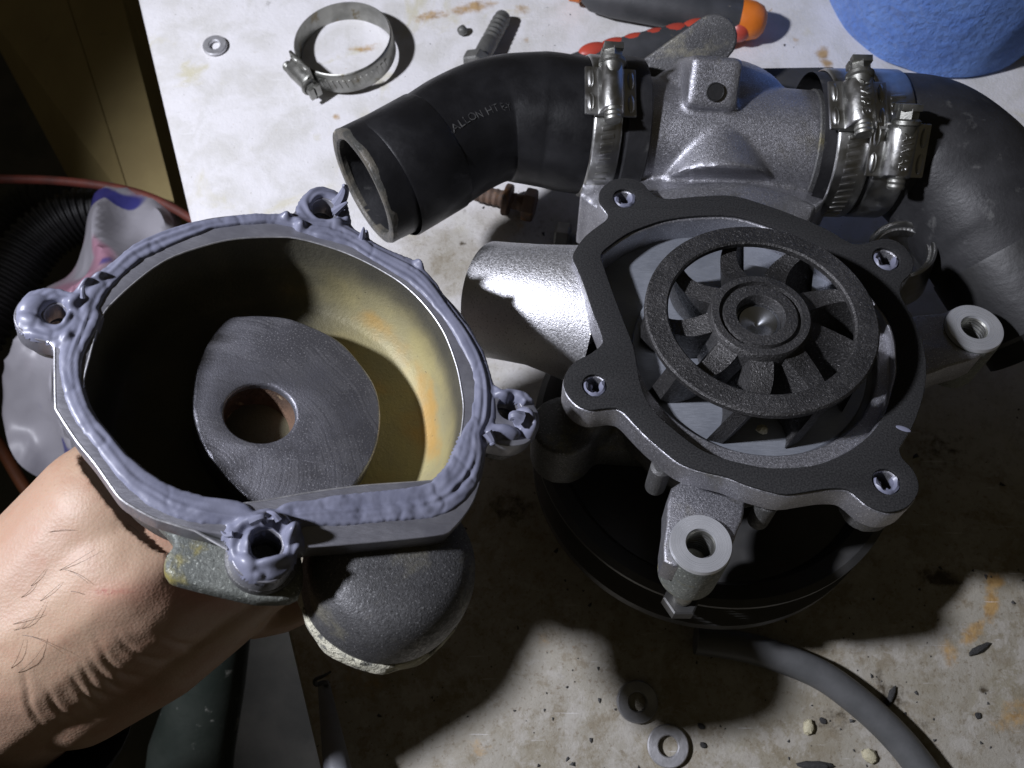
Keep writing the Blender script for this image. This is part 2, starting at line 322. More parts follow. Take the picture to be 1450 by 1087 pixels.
def blob(lst):
    o = np.zeros(len(X))
    for px, py, rx, ry, ang, s in lst:
        c = P(px, py); k = U(1, px, py); a = R_(-ang); dx = X[:, 0] - c.x; dy = X[:, 1] - c.y
        u = (dx * math.cos(a) + dy * math.sin(a)) / (rx * k); q = (-dx * math.sin(a) + dy * math.cos(a)) / (ry * k)
        o = np.maximum(o, s * np.exp(-(u * u + q * q) ** 1.3 * .7))
    return o
rust = blob([(612, 22, 30, 8, -12, .75), (668, 10, 34, 10, -14, .8), (740, 14, 10, 9, 0, .7), (515, 68, 24, 6, -8, .75), (477, 164, 5, 5, 0, 1), (735, 318, 9, 22, 8, .45),
 (1164, 76, 9, 11, 30, 1), (1172, 90, 8, 8, 0, 1), (1408, 822, 13, 12, 30, .95), (1404, 855, 10, 24, 12, .95), (1378, 895, 24, 9, -40, .95), (1345, 925, 12, 22, -10, .7), (1440, 1010, 40, 20, -25, .6),
 (770, 905, 10, 14, 0, .4), (612, 150, 8, 4, 0, .5), (560, 165, 6, 5, 0, .5), (520, 960, 30, 34, 0, .4), (770, 640, 8, 20, 0, .5), (545, 150, 5, 4, 0, .5), (860, 8, 5, 6, 0, .4), (1128, 58, 5, 5, 0, .7), (745, 55, 5, 5, 0, .6), (680, 1060, 20, 16, 0, .4)])
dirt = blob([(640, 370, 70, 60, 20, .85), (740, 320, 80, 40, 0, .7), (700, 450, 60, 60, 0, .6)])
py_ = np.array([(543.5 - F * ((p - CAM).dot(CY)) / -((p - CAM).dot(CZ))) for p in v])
dirt = np.maximum(dirt, np.clip((py_ - 420) / 320, 0, 1)); soot = blob([(1330, 818, 32, 14, 8, .8), (1260, 990, 26, 36, 40, .6), (1245, 960, 12, 18, 0, .5), (1310, 1025, 14, 12, 0, .6), (790, 960, 20, 9, 0, .4), (1180, 1020, 40, 24, 0, .5), (1392, 975, 10, 8, 0, .7), (1440, 850, 20, 20, 0, .4),
 (380, 5, 8, 8, 0, .6), (530, 120, 20, 10, -20, .5), (655, 345, 6, 5, 0, .8), (658, 300, 6, 5, 0, .7), (815, 295, 5, 4, 0, .7), (380, 60, 5, 4, 0, .7), (700, 640, 20, 20, 0, .5), (420, 6, 12, 8, 30, .4), (725, 720, 40, 30, 0, .6), (1330, 640, 60, 40, 0, .5)])
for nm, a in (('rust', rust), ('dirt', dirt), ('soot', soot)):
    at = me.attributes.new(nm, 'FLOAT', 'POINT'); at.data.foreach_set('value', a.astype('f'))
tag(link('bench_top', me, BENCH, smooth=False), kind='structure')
gv = []
for _ in range(520):                                     # loose grit on the bench
    px, py = random.uniform(430, 1470), random.uniform(0, 1100)
    if random.random() > .25 + .75 * (py > 800): continue
    c = P(px, py, .003); r = abs(random.gauss(0, .0035)) + .002
    gv.append(xf(([(1, 0, 0), (-.5, .9, 0), (-.6, -.8, 0), (.1, .1, .8), (.2, -.9, .2)], [(0, 1, 3), (1, 2, 3), (2, 4, 3), (4, 0, 3), (0, 4, 2, 1)]), M.Translation(c) @ M.Rotation(random.uniform(0, 6), 4, 'Z') @ M.Diagonal((r * random.uniform(.7, 2.2), r, r, 1))))
tag(ob('grit', join(*gv), SCRAP, smooth=False), 'fine dark grit scattered over the stained bench', 'grit', kind='stuff')

# ------------------------------------------------------------------ the pump cover held in the hand
CF = Fr(P(406.5, 537.9, 1.7), (.309, .2017, .929))
def cuv(l, h=0.): return [CF.uv(*p, h) for p in l]
def sm(l, n=4): return [(p.x, p.y) for p in cat([(a, b, 0) for a, b in l], n)]
c_out = [(105,415),(88,410.5),(66,409),(50,412),(33,421),(22,435),(19,450),(25,465),(39,475),(55,481),(69,484),(77,490),(78,516),(79,570),(83,584),(110,625),(133,653),(155,684),(171,705),(193,719.5),(218,732.5),(235,738),(276,750.5),(312,757),(322,765),(326,785),(331,800),(342,813),(362,823),(384,824.5),(403,815),(416,797),(421,782),(428,776.5),(490,771.5),(573,764),(628,757),(642,748),(656,733),(670,712),(679,688),(687,655),(689,634),(696,627),(720,631),(742,629),(757,618),(764,602),(762,583),(753,568),(739,557),(722,553),(706,552),(698,545),(692,528),(684,500),(672,473),(653,443),(623,410),(600,385),(583,368),(559,357),(534,344),(512,331),(498,318),(493,300),(488,284),(474,272),(455,268),(437,272),(425,284),(419,297),(410,303),(386,303),(345,303),(304,307),(276,313),(243,323),(221,334),(190,348),(165,370),(138,390),(121,404)]
c_in = [(400,335),(345,336.6),(303.7,343.5),(248,361.5),(207,386),(165.6,422),(146,444),(136,468),(128,499.5),(119,533),(118,560),(128,588),(150,620),(180,655),(208,682),(250,705),(300,714.5),(345,712),(380,707.5),(435,697.5),(501.5,688.5),(559,684),(612,680),(628,676),(639.5,662),(650,630),(656,591),(656,566),(650.5,533),(646,515),(636.7,488),(623,460),(598,427),(567.7,399.4),(534.6,379),(498.7,361),(463,348),(430,339)]
ears = [((79,444),15.5,14),((459,296),16.5,14.5),((722,578),17,16),((377,771),23,21)]
L_out = sm(cuv(c_out), 3); L_in = sm(cuv(c_in), 4)
L_e = []
for (c, rx, ry) in ears:
    q = CF.uv(*c); a = CF.uv(c[0] + rx, c[1]); b = CF.uv(c[0], c[1] - ry); L_e.append((V(q), (V(a) - V(q)).length, (V(b) - V(q)).length))
COVERO = empty('pump_cover', CF.m, 'old pump cover with its rim smeared in grey silicone, held in a hand', 'pump cover')
plate('flange', [L_out, L_in] + [circ(q, a, 28, b) for q, a, b in L_e], -.085, 0, MACH, COVERO, .005)
for (q, a, b), dd in zip(L_e, (.13, .2, .2, .17)):
    ob('ear_boss', xf(ring(max(a, b) * 1.0, .115 if a > .04 else .098, -dd, -.087, 32, .012), M.Translation((q.x, q.y, 0))), COVER, COVERO)
cen = np.mean(np.array(L_in), 0)
def shell(prof, flip):                                   # rings of the opening outline, scaled and lowered
    n = len(L_in); v = []; f = []
    for s_, h, g in prof:
        for p in L_in:
            d = np.array(p) - cen; r = np.linalg.norm(d); v.append((*(cen + d * (s_ + g / r)), h))
    for i in range(len(prof) - 1):
        for k in range(n):
            l = (k + 1) % n; q = (i * n + k, i * n + l, (i + 1) * n + l, (i + 1) * n + k); f.append(q if flip else q[::-1])
    f.append(tuple((len(prof) - 1) * n + k for k in range(n)) if flip else tuple((len(prof) - 1) * n + k for k in reversed(range(n))))
    return v, f
DF = -.33
inner = [(1, -.004, 0), (.995, -.06, 0), (.985, -.2, 0), (.975, -.24, -.005), (.955, -.28, -.01), (.93, -.312, -.015), (.90, DF, -.02), (.6, DF - .004, 0)]
outer = [(1, -.08, .045), (.99, -.2, .045), (.97, -.3, .04), (.93, -.36, .02), (.86, -.38, 0), (.5, -.385, 0)]
sh = join(shell(inner, False), shell(outer, True))
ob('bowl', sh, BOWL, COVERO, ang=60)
ob('bowl_back', shell([(a, h - .004, g + .004) for a, h, g in outer], True), COVER, COVERO, ang=60)
HB = -.20
scr = [(323,450),(348,446),(373,445.6),(411,450),(452.5,466),(485,485),(514,518),(532,547),(539,577),(538,612),(529,644),(514,671),(500,690),(475,708),(440,722),(400,728),(368,720),(352,709),(323,680),(296.5,647),(282,618),(273,582.5),(274.4,541),(282,509),(299,476.5)]
Ls = sm(cuv(scr, HB), 4)
hc = V(CF.uv(368.6, 584, HB)); ha = (V(CF.uv(419, 584, HB)) - hc).length; hb = (V(CF.uv(368.6, 543.5, HB)) - hc).length
plate('scroll', [Ls, circ(hc, ha, 40, hb)], DF - .01, HB, SCROLL, COVERO, .014)
bore = xf(lathe([(ha * 1.02, HB - .012), (ha * 1.0, HB - .03), (ha * .98, -.30), (ha * .9, -.36), (1e-4, -.365)], 40), M.Translation((hc.x, hc.y, 0)) @ M.Diagonal((1, hb / ha, 1, 1)))
ob('bore', bore, RUSTIN, COVERO)
# outlet pipe below the flange, with a crusted end
hv3 = lambda a, b, h: V((*CF.uv(a, b, h), h))
pc_ = hv3(565, 781, -.10); pa = axm(pc_, V((-.02, .06, 1)))
pv_ = lathe([(1e-4, .022), (.12, .020), (.20, .012), (.246, -.010), (.274, -.05), (.288, -.105), (.292, -.16), (.290, -.24), (.283, -.255), (.283, -.30)], 72)
pv_ = ([p + V((p.x, p.y, 0)) * .03 * NZ.noise(p * 5) for p in pv_[0]], pv_[1])
pipe = ob('outlet_pipe', xf(pv_, pa), COVER, COVERO, ang=60)
cr_ = lathe([(.27, -.262), (.288, -.266), (.293, -.275), (.292, -.33), (.286, -.338), (.25, -.34), (.25, -.262)], 110, True)
ob('crusted_end', xf(([p + V((p.x, p.y, 0)) * .035 * NZ.noise(p * 14) for p in cr_[0]], cr_[1]), pa), CRUSTM, pipe)
tab = [(226,732),(236,752),(246,768),(236,784),(232,800),(238,814),(255,823),(345,845),(378,849),(424,842),(428,790),(400,745),(320,735)]
Lt = sm(cuv(tab, -.13), 3)
plate('mounting_tab', [Lt], -.21, -.13, TABM, COVERO, .022)
# --- silicone bead: one continuous displaced skin over the flange
segs = [[(118,436,15),(128,415,15),(145,398,13),(165,380,13),(190,360,13),(225,342,12),(260,329,11),(300,317,9.5),(345,311,8.5),(385,309,8),(410,311,10),(430,315,11)],
 [(425,318,9),(437,322,11),(465,325,16),(500,337,14),(530,356,13),(560,372,15),(590,389,17),(615,417,13),(640,450,11.5),(660,480,12),(675,507,13),(683,532,13),(686,560,14),(684,590,14),(679,606,9)],
 [(672,598,7),(668,618,13),(664,645,17),(652,675,19),(630,698,20),(600,710,20),(560,714.5,18),(520,718,17),(480,722,17),(450,725,15),(425,727,15),(408,728,12)],
 [(340,728,13),(318,724,14),(295,722,14),(270,717,14),(245,710,14),(220,697,13),(195,680,12),(170,655,11),(148,627,10),(128,602,10),(111,572,10),(103,542,10),(101,515,11),(104,497,12),(114,474,13),(124,450,14)]]
def dense(seg):
    q = cat([(*CF.uv(x, y), w / 430.) for x, y, w in seg], 14, False); return np.array([tuple(p) for p in q])
GS = .0052
xs = np.arange(-1.0, 1.0, GS); ys = np.arange(-.85, .95, GS); GX, GY = np.meshgrid(xs, ys); PT = np.stack([GX.ravel(), GY.ravel()], 1)
def inside(poly, p):
    poly = np.array(poly); c = np.zeros(len(p), bool); a = poly; b = np.roll(poly, -1, 0)
    for (x0, y0), (x1, y1) in zip(a, b):
        if y0 == y1: continue
        m_ = ((y0 > p[:, 1]) != (y1 > p[:, 1])) & (p[:, 0] < (x1 - x0) * (p[:, 1] - y0) / (y1 - y0) + x0); c ^= m_
    return c
def nz2(x, y, sc, seed=0., oct_=3):                      # vectorised value noise
    o = np.zeros(len(x)); amp = 1.; tot = 0
    for k in range(oct_):
        X_ = x * sc * 2 ** k + seed * 7.13 + k * 31; Y_ = y * sc * 2 ** k + seed * 3.7 + k * 17
        xi, yi = np.floor(X_).astype(int), np.floor(Y_).astype(int); fx, fy = X_ - xi, Y_ - yi
        fx, fy = fx * fx * (3 - 2 * fx), fy * fy * (3 - 2 * fy)
        hsh = lambda a, b: np.modf(np.abs(np.sin(a * 127.1 + b * 311.7 + seed) * 43758.5453))[0]
        o += amp * ((hsh(xi, yi) * (1 - fx) + hsh(xi + 1, yi) * fx) * (1 - fy) + (hsh(xi, yi + 1) * (1 - fx) + hsh(xi + 1, yi + 1) * fx) * fy); tot += amp; amp *= .5
    return o / tot
HT = np.full(len(PT), -.03)
x, y = PT[:, 0], PT[:, 1]
for si, sg in enumerate(segs):
    D = dense(sg); bd = np.full(len(PT), 9.); bs_ = np.zeros(len(PT)); bside = np.zeros(len(PT))
    arc = np.concatenate([[0], np.cumsum(np.linalg.norm(np.diff(D[:, :2], axis=0), axis=1))]); tan = np.gradient(D[:, :2], axis=0); tan /= np.linalg.norm(tan, axis=1)[:, None]
    near = (x > D[:, 0].min() - .1) & (x < D[:, 0].max() + .1) & (y > D[:, 1].min() - .1) & (y < D[:, 1].max() + .1); ids = np.where(near)[0]
    for k in range(len(D)):
        dx = x[ids] - D[k, 0]; dy = y[ids] - D[k, 1]; dd = np.hypot(dx, dy) / D[k, 2]; bt = dd < bd[ids]; j = ids[bt]
        bd[j] = dd[bt]; bs_[j] = arc[k] + (dx * tan[k, 0] + dy * tan[k, 1])[bt]; bside[j] = ((dx * -tan[k, 1] + dy * tan[k, 0]) / D[k, 2])[bt]
    s = bs_; q = bside; wv = 1.42 + .40 * (nz2(s, np.sign(q) * 3 + 5, 5, si, 2) - .5) + .20 * (nz2(s, np.sign(q) * 3, 20, si + 3, 2) - .5)
    d = bd / wv; prof = np.clip(1 - d ** 2.4, 0, 1) ** .34
    Hh = .0165 + .006 * (nz2(s, s * 0, 6, si + 2, 2) - .5) * 2
    h = Hh * prof
    h += .021 * (nz2(s * .5, q * 1.5 + .4 * nz2(s, s * 0, 4, si, 2), 3, si + 9, 3) - .5) * prof        # strokes dragged along the bead
    rip = np.exp(-((s - (arc[-1] * (.42 if si == 2 else .5))) / (.34 if si == 2 else .2)) ** 2) * (1. if si == 2 else .25)
    ph = s * 105 + 9 * nz2(s, q * .3, 5, si + 1, 2) + 1.3 * q * q
    h += rip * .0024 * np.sign(np.sin(ph)) * np.abs(np.sin(ph)) ** .7 * prof * np.clip(nz2(s, q * .5, 6, si + 21, 2) * 2.4 - .7, 0, 1)
    fold = q - .55 + .8 * (nz2(s, s * 0, 5, si + 40, 2) - .5)             # a fold line running along the bead
    h -= .012 * np.exp(-(fold / .08) ** 2) * prof * np.clip(nz2(s, s * 0 + 2, 5, si + 50, 1) * 4 - 1.9, 0, 1)
    h += .006 * np.exp(-((fold + .28) / .18) ** 2) * prof
    lump = nz2(x, y, 9, si + 60, 2); h += .008 * np.clip(lump - .55, 0, 1) * 2.5 * prof
    h = np.where(d < 1, h - .004, -.03 - .02 * np.clip(d - 1, 0, 1)); HT = np.maximum(HT, h)
def blobh(px, py, r, hh, sq=1., a=0.):
    global HT
    c = CF.uv(px, py); r = r / 430.; ca, sa = math.cos(a), math.sin(a); dx, dy = x - c[0], y - c[1]
    u_ = (dx * ca + dy * sa) / r; w_ = (-dx * sa + dy * ca) / (r * sq); d = np.hypot(u_, w_) + .22 * (nz2(x, y, 9, px, 2) - .5)
    HT = np.where(d < 1, np.maximum(HT, hh * np.sqrt(np.clip(1 - d * d, 0, 1)) - .004), HT)
def earsk(i, R0, hh, a0=0., a1=7., wob=.35):             # smear round a bolt hole, swirling
    global HT
    q, a, b = L_e[i]; dx, dy = x - q.x, y - q.y; ang = np.arctan2(dy, dx) % (2 * math.pi); r = np.hypot(dx / a, dy / b)
    rin = 1.02 + wob * (nz2(np.cos(ang) + 4, np.sin(ang) + 4, 1.1, i + 5, 2) - .35); ro = R0 + .5 * (nz2(np.cos(ang) + 4, np.sin(ang) + 4, 1.2, i + 11, 2) - .5)
    t = (r - rin) / (ro - rin); okk = (t > 0) & (t < 1) & (((ang - a0) % (2 * math.pi)) < a1)
    pr = np.clip(np.sin(np.clip(t, 0, 1) ** .6 * math.pi), 0, 1) ** .5
    h = hh * pr * (.8 + .6 * (nz2(x, y, 11, i + 31, 2) - .4)) + .004 * np.sin(r * 9 + ang * 3 + 5 * nz2(x, y, 9, i, 2)) * pr - .003
    HT = np.where(okk, np.maximum(HT, h), HT)
earsk(0, 3.6, .017); earsk(1, 2.5, .017); earsk(3, 2.45, .026); earsk(2, 2.2, .034, R_(20), R_(110), .1)
for b_ in [(48,432,22,.03,.7,.8),(45,455,20,.03,.6,-.3),(105,430,20,.045,.55,.9),(120,405,16,.05,.5,.7),(140,395,12,.045,.5,.7),(96,452,16,.03,.5,1.4),(95,478,13,.03,.6,1.3),
 (405,308,9,.04,1,0),(425,322,10,.045,1,0),(478,292,17,.06,.5,1.25),(487,274,8,.05,.7,1.),(475,318,18,.035,.6,.3),(517,334,8,.045,.8,1.4),(594,376,13,.05,.8,-.6),
 (741,598,23,.085,.7,-1.0),(748,611,14,.085,1,0),(731,590,9,.07,1,0),(716,612,26,.04,.5,-.1),(700,615,15,.03,.9,0),(735,562,15,.03,.6,-.5),(712,560,14,.032,.6,-.1),
 (352,770,19,.055,.55,1.5),(412,757,17,.08,.6,1.25),(398,742,16,.07,.6,-.5),(380,742,13,.04,.5,.3),(360,738,22,.05,.35,.5),(352,800,20,.045,.7,-.6),(385,798,30,.055,.33,.35),(345,742,18,.04,.4,.7),(360,812,18,.03,.6,-.3),(330,760,14,.03,1.3,0)]: blobh(*b_)
fine_ = (nz2(x, y, 12, 3, 2) - .5) * .004
rid = 1 - np.abs(2 * nz2(x + .3 * y, y, 8, 77, 3) - 1); HT = np.where(HT > -.01, HT + fine_ - .006 * np.clip(rid - .94, 0, 1) * 14, HT)
for q, a, b in L_e[:2] + L_e[3:]:
    r = np.hypot((x - q.x) / a, (y - q.y) / b); HT = np.where(r < .93, -.09, HT)
outp = ~inside(sm(cuv([(p[0] + (p[0] - 395) * .012, p[1] + (p[1] - 555) * .012) for p in c_out]), 2), PT)
HT = np.where(outp & (HT > -.03), np.minimum(HT, -.02), HT)
W_, H_ = len(xs), len(ys); Hg = HT.reshape(H_, W_)
for _ in range(3):
    K = Hg.copy(); K[1:-1, 1:-1] = .5 * Hg[1:-1, 1:-1] + .125 * (Hg[:-2, 1:-1] + Hg[2:, 1:-1] + Hg[1:-1, :-2] + Hg[1:-1, 2:]); Hg = K
keep = np.maximum.reduce([Hg[:-1, :-1], Hg[1:, :-1], Hg[:-1, 1:], Hg[1:, 1:]]) > -.003
jj, ii = np.where(keep); q4 = np.stack([jj * W_ + ii, jj * W_ + ii + 1, (jj + 1) * W_ + ii + 1, (jj + 1) * W_ + ii], 1)
us, invx = np.unique(q4.ravel(), return_inverse=True); q4 = invx.reshape(-1, 4)
vv = np.stack([PT[us, 0], PT[us, 1], np.maximum(Hg.ravel()[us], -.05)], 1)
sealo = ob('sealant_bead', ([tuple(p) for p in vv], [tuple(map(int, p)) for p in q4]), SEAL, COVERO, ang=180)
sp = []                                                   # pulled peaks and curls of the silicone
def strand(pts, r): sp.append(tube(cat([V((*CF.uv(a, b, h), h)) for a, b, h in pts], 5, False), [r * (1 - .8 * i / (5 * (len(pts) - 1))) for i in range(5 * (len(pts) - 1) + 1)], 8))
strand([(513,336,.01),(514,330,.04),(515,322,.075)], .017); strand([(478,290,.02),(486,276,.06),(489,266,.10),(486,262,.12)], .028); strand([(474,300,.02),(484,292,.05),(492,286,.07)], .02)
strand([(690,612,.03),(698,626,.02),(694,629,.02)], .02); strand([(118,421,.05),(117,408,.075),(121,405,.06)], .01); strand([(330,756,.03),(320,758,.02),(313,752,.015)], .010)
strand([(395,735,.06),(388,727,.07),(378,724,.05)], .014); strand([(355,738,.05),(372,732,.07),(378,740,.05)], .016); strand([(736,592,.07),(727,588,.08),(722,594,.06)], .03)
for q in sp: ob('sealant_peak', q, SEAL, COVERO)
rimo = tube([V((a, b, -.003)) for a, b in sm(cuv(c_out[10:24]), 3)[:-3]], .0045, 6); ob('edge_highlight_wire', rimo, ZINC, COVERO)  # zinc wire added along the polished outer edge for its thin highlight
rimw = tube(cat([V((a, b, -.002)) for a, b in L_in[::3]], 3) + [V((*L_in[0], -.002))], .0035, 6); ob('edge_highlight_wire', rimw, ZINC, COVERO)  # same added highlight wire round the opening

# ------------------------------------------------------------------ water pump with gasket and impeller
k_ = .955
Og = CAM + (V((.986, 1.46 - .195 * .2, 1.3 - .195 * .98)) - CAM) * k_
PF = Fr(Og, (0, .2, .98)); PUMP = empty('water_pump', PF.m, 'new silver water pump on its black pulley, impeller facing up beside the held cover', 'water pump')
def puv(l, h=0.): return [PF.uv(*p, h) for p in l]
g_out = [(848.4,282.8),(850,269),(861,258),(874.6,252.4),(894,252.4),(909,258),(919,269),(930,278),(946,281),(971,279),(999,277),(1040,277),(1091,292),(1134.5,308.4),(1172,325),(1194,338),(1209.5,345),(1225,344),(1250,337.6),(1269,340.7),(1284.6,353),(1294,372),(1289,387.6),(1277,400),(1275,416),(1284.6,434.5),(1297,459.5),(1307,487.7),(1312,516),(1311,540),(1306.7,563),(1295.7,596),(1282,621),(1274,635),(1278,648.4),(1293,665),(1301,684),(1298.5,701),(1284.6,717.4),(1265,724),(1249,723),(1229.5,714.6),(1213,701),(1199,692),(1174,691),(1146.6,695),(1113.5,699.5),(1086,694),(1056,685),(1028.4,674),(990,665),(962,654),(940,637),(918,618),(898.7,598.7),(883.5,582.5),(871,577),(852,578),(835,579.4),(816,571),(802,554.5),(798,538),(805,521.4),(818.6,509),(835,501),(851,488),(852.6,474),(838.8,437.4),(827.7,404),(816.7,376.7),(811,363),(816,351),(827.7,335),(844,321.5),(858,311),(861,302),(853,291)]
g_in = [(851,361),(861,349),(888.4,330),(916,318.7),(943.7,310.4),(985,305),(1040,305),(1094,321),(1140.7,341.5),(1175,362),(1194,375),(1219,399.5),(1237.6,422),(1256.4,447),(1267.4,475),(1271,506),(1271,525),(1265,548),(1255.7,580),(1237.7,609),(1215.6,629),(1193.5,643),(1160.4,656.7),(1124.5,662),(1086,662),(1056,656.7),(1023,648.4),(990,634.6),(956.7,609.7),(929,585),(912.5,560),(904,529.7),(897,491),(883,454),(866.4,410),(855,377)]
g_h = [((884.3,280),16,13),((1255,366),19,15.5),((1255.7,681.5),20,17.5),((842,545),17.5,15.5)]
Go = sm(puv(g_out), 3); Gi = sm(puv(g_in), 3); Gh = []
for c, rx, ry in g_h:
    q = V(PF.uv(*c)); Gh.append((q, ((V(PF.uv(c[0] + rx, c[1])) - q).length), ((V(PF.uv(c[0], c[1] - ry)) - q).length)))
plate('gasket', [Go, Gi] + [circ(q, a, 28, b) for q, a, b in Gh], -.014, 0, GASK, PUMP, .003)
gc = np.mean(np.array(Go), 0)
Gb = [tuple(np.array(p) + (np.array(p) - gc) * .004) for p in Go]
plate('pump_flange', [Gb, [tuple(np.array(p) + (gc - np.array(p)) * .012) for p in Gi]] + [circ(q, a * .93, 28, b * .93) for q, a, b in Gh], -.145, -.016, ALU, PUMP, .010)
plate('pump_floor', [[tuple(np.array(p) - (gc - np.array(p)) * .02) for p in Gi]], -.24, -.135, PLATEM, PUMP, .004)
cx0 = V(PF.uv(1075, 478, 0))
ob('step_ring', xf(lathe([(.485, -.13), (.485, -.075), (.492, -.068), (.60, -.06), (.60, -.13)], 60, True, R_(178), R_(375)), M.Translation((cx0.x, cx0.y, 0))), ALU, PUMP)
ob('back_plate', xf(cyl(.475, -.134, -.105, 72, .006), M.Translation((cx0.x * .5, cx0.y * .5, 0))), PLATEM, PUMP)
for q, a, b in Gh:                                        # silicone squeezed up in the bolt holes
    k0 = random.uniform(2.2, 3.4)
    tor = lathe([(a * .74 + a * .24 * math.cos(t * .785), -.026 + .024 * math.sin(t * .785)) for t in range(8)], 30, True, k0, k0 + 4.3)
    lump = [ball((a * .55 * math.cos(k0 + u), b * .55 * math.sin(k0 + u), -.03), a * (.42 - .05 * u), (1, .8, .7), 12) for u in (.3, 1.1, 2.2)]
    pl = join(tor, *lump); pl = ([p + V((1, 1, 1)) * .007 * NZ.noise(p * 45 + V((q.x * 9, 0, 0))) for p in pl[0]], pl[1])
    ob('sealant_plug', xf(pl, M.Translation((q.x, q.y, 0))), SEAL, PUMP)
IM = empty('impeller', M.Identity(4)); IM.parent = PUMP
HI = .186; rI = .4393
for nm, vf in (('shroud_ring', ring(.350, rI, HI - .034, HI, 96, .007)),
  ('hub', lathe([(.088, -.09), (.088, HI - .016), (.094, HI - .006), (.138, HI - .006), (.144, HI - .022), (.152, HI - .022), (.158, HI - .004), (.184, HI - .004), (.192, HI - .014), (.196, HI - .06), (.196, -.09)], 72, True))):
    ob(nm, vf, IRON, IM)
for k in range(9):
    a0 = R_(104 - 40 * k); sw = R_(-20); N_ = 10; v = []; f = []
    for i in range(N_ + 1):
        t = i / N_; r = .18 + .245 * t; a = a0 + sw * (t - .5) * t; th = .036 + .008 * math.cos(t * 3); e = V((math.cos(a), math.sin(a), 0)); nn = V((-e.y, e.x, 0))
        zt = HI - .030 - .03 * math.sin(math.pi * t); lean = nn * -.055
        v += [e * r + nn * th + V((0, 0, zt)), e * r - nn * th + V((0, 0, zt)), e * r - nn * th * 1.1 + lean + V((0, 0, -.10)), e * r + nn * th * 1.1 + lean + V((0, 0, -.10))]
    for i in range(N_):
        for q in range(4):
            p = (q + 1) % 4; f.append((i * 4 + q, i * 4 + p, i * 4 + 4 + p, i * 4 + 4 + q))
    f += [(0, 1, 2, 3), tuple(N_ * 4 + q for q in (3, 2, 1, 0))]
    ob('vane', (v, f), IRON, IM, ang=50)
ob('shaft', lathe([(1e-5, HI - .082), (.010, HI - .08), (.014, HI - .076), (.072, HI - .05), (.079, HI - .058), (.086, HI - .058), (.086, -.1)], 48), BRIGHT, PUMP)
# pulley
rp = .84; pr = [(1e-4, -.72), (.20, -.72), (.22, -.80), (.70, -.82), (.74, -.74), (rp - .03, -.72), (rp, -.735)]
for i in range(7): pr += [(rp, -.755 - i * .034), (rp - .028, -.772 - i * .034)]
pr += [(rp, -.995), (rp, -1.05), (rp - .02, -1.06), (1e-4, -1.06)]
ob('pulley', lathe(pr, 120), PULL, PUMP, ang=25)
# pump body below the flange, with outlet pipe, thermostat neck and lugs blended into one casting
IV = PF.inv; lw = lambda px, py, z: IV @ P(px, py, z)
def disc(px, py, h, r, h2): q = V(PF.uv(px, py, h)); return between((q.x, q.y, h2), (q.x, q.y, h), r)
body = [between((0, 0, -.75), (0, 0, -.16), .40), between((0, 0, -.45), (0, 0, -.15), .52), between((0, 0, -.75), (0, 0, -.6), .22)]
for c, rx, ry in g_h: body.append(disc(c[0], c[1], -.10, .105, -.36))
body += [disc(842, 545, -.1, .11, -.62), disc(800, 600, -.3, .14, -.6), between(lw(800, 590, .75), lw(960, 600, .75), .2)]
bme = remesh(join(*body), .014, 8); link('pump_body', bme, ALU_D, PUMP)
for hx, hy in ((927, 690), (1072, 738)): ob('stud', xf(cyl(.042, -.40, -.2, 20, .012), M.Translation((*V(PF.uv(hx, hy, -.4)), 0))), ALU_D, PUMP)
# outlet pipe, bright
z_o = .86; t0, t1, t2 = P(694, 424, .77), P(760, 432, z_o), P(832, 446, z_o - .02); ro = U(84, 690, 425, z_o)
op = tube([t0, t0.lerp(t1, .02), t0.lerp(t1, .5), t1, t1.lerp(t2, .6), t2], [ro * .975, ro, ro * 1.005, ro * 1.02, ro * 1.12, ro * 1.2], 64)
ob('outlet_pipe', (op[0], op[1]), ALU_B, PUMP, IV)
# thermostat neck
zt = .86; a0, a1 = P(848, 188, zt), P(1142, 211, zt); rt = U(79, 1138, 200, zt)
bx = M((V((.98, -.2, 0)).to_4d(), V((.1, .5, .86)).to_4d(), V((-.17, -.84, .5)).to_4d(), (0, 0, 0, 1)))
dc = P(1012, 262, .74)
bc = P(1011, 118, 1.22)
cR = (a1 - a0).normalized()
bY = V((.0, .70, .71)); bZ = cR.cross(bY).normalized() * -1; bZ = (bZ - cR * bZ.dot(cR)).normalized()
bm_ = axm(bc, V((.0, -.62, .78)), cR)
neck = [between(a0, a1, rt * 1.0, rt, 48), ball(dc + V((0, .05, .0)), .40, (1.05, .9, .9)), between(dc + V((0, 0, -.3)), dc + V((0, .02, .14)), .50, .42, 48), between(dc + V((0, -.14, -.32)), dc + V((0, -.14, .0)), .56, .52, 48),
        box(.235, .23, .42, .03, bm_ @ M.Translation((0, 0, -.19))), between(P(1012, 190, .92), P(1012, 262, .86), .20, .26), ball(P(1008, 158, .90), .25, (1.5, 1, 1)), between(a0 + cR * .02, a0 + cR * .3, rt * 1.08, rt, 48)]
ul = lambda a, b, h: V(PF.uv(a, b, h)).length
rg, rm2, rm1 = ul(1020, 277, -.02), ul(1020, 257, -.06), ul(1010, 221, -.13)
ap = IV @ P(1004, 168, 1.06); ra, aa = math.hypot(ap.x, ap.y), math.atan2(ap.y, ap.x); qm = V(PF.uv(1012, 262, -.06)); am = math.atan2(qm.y, qm.x)
rows = [(rg - .09, -.05, .52), (rm2 - .035, -.05, .52), (rm2 + .0, -.058, .52), (rm2 + .025, -.115, .53), (rm1 - .06, -.145, .54), (rm1 - .02, -.122, .56), (rm1 + .012, -.126, .53)]
for k in range(1, 9): t = k / 8; rows.append((rm1 + .012 + (ra - rm1) * t, -.128 + (ap.z - .02 + .128) * (t ** .8) , .53 * (1 - t) + .06))
tv = []; tf = []; NA = 24
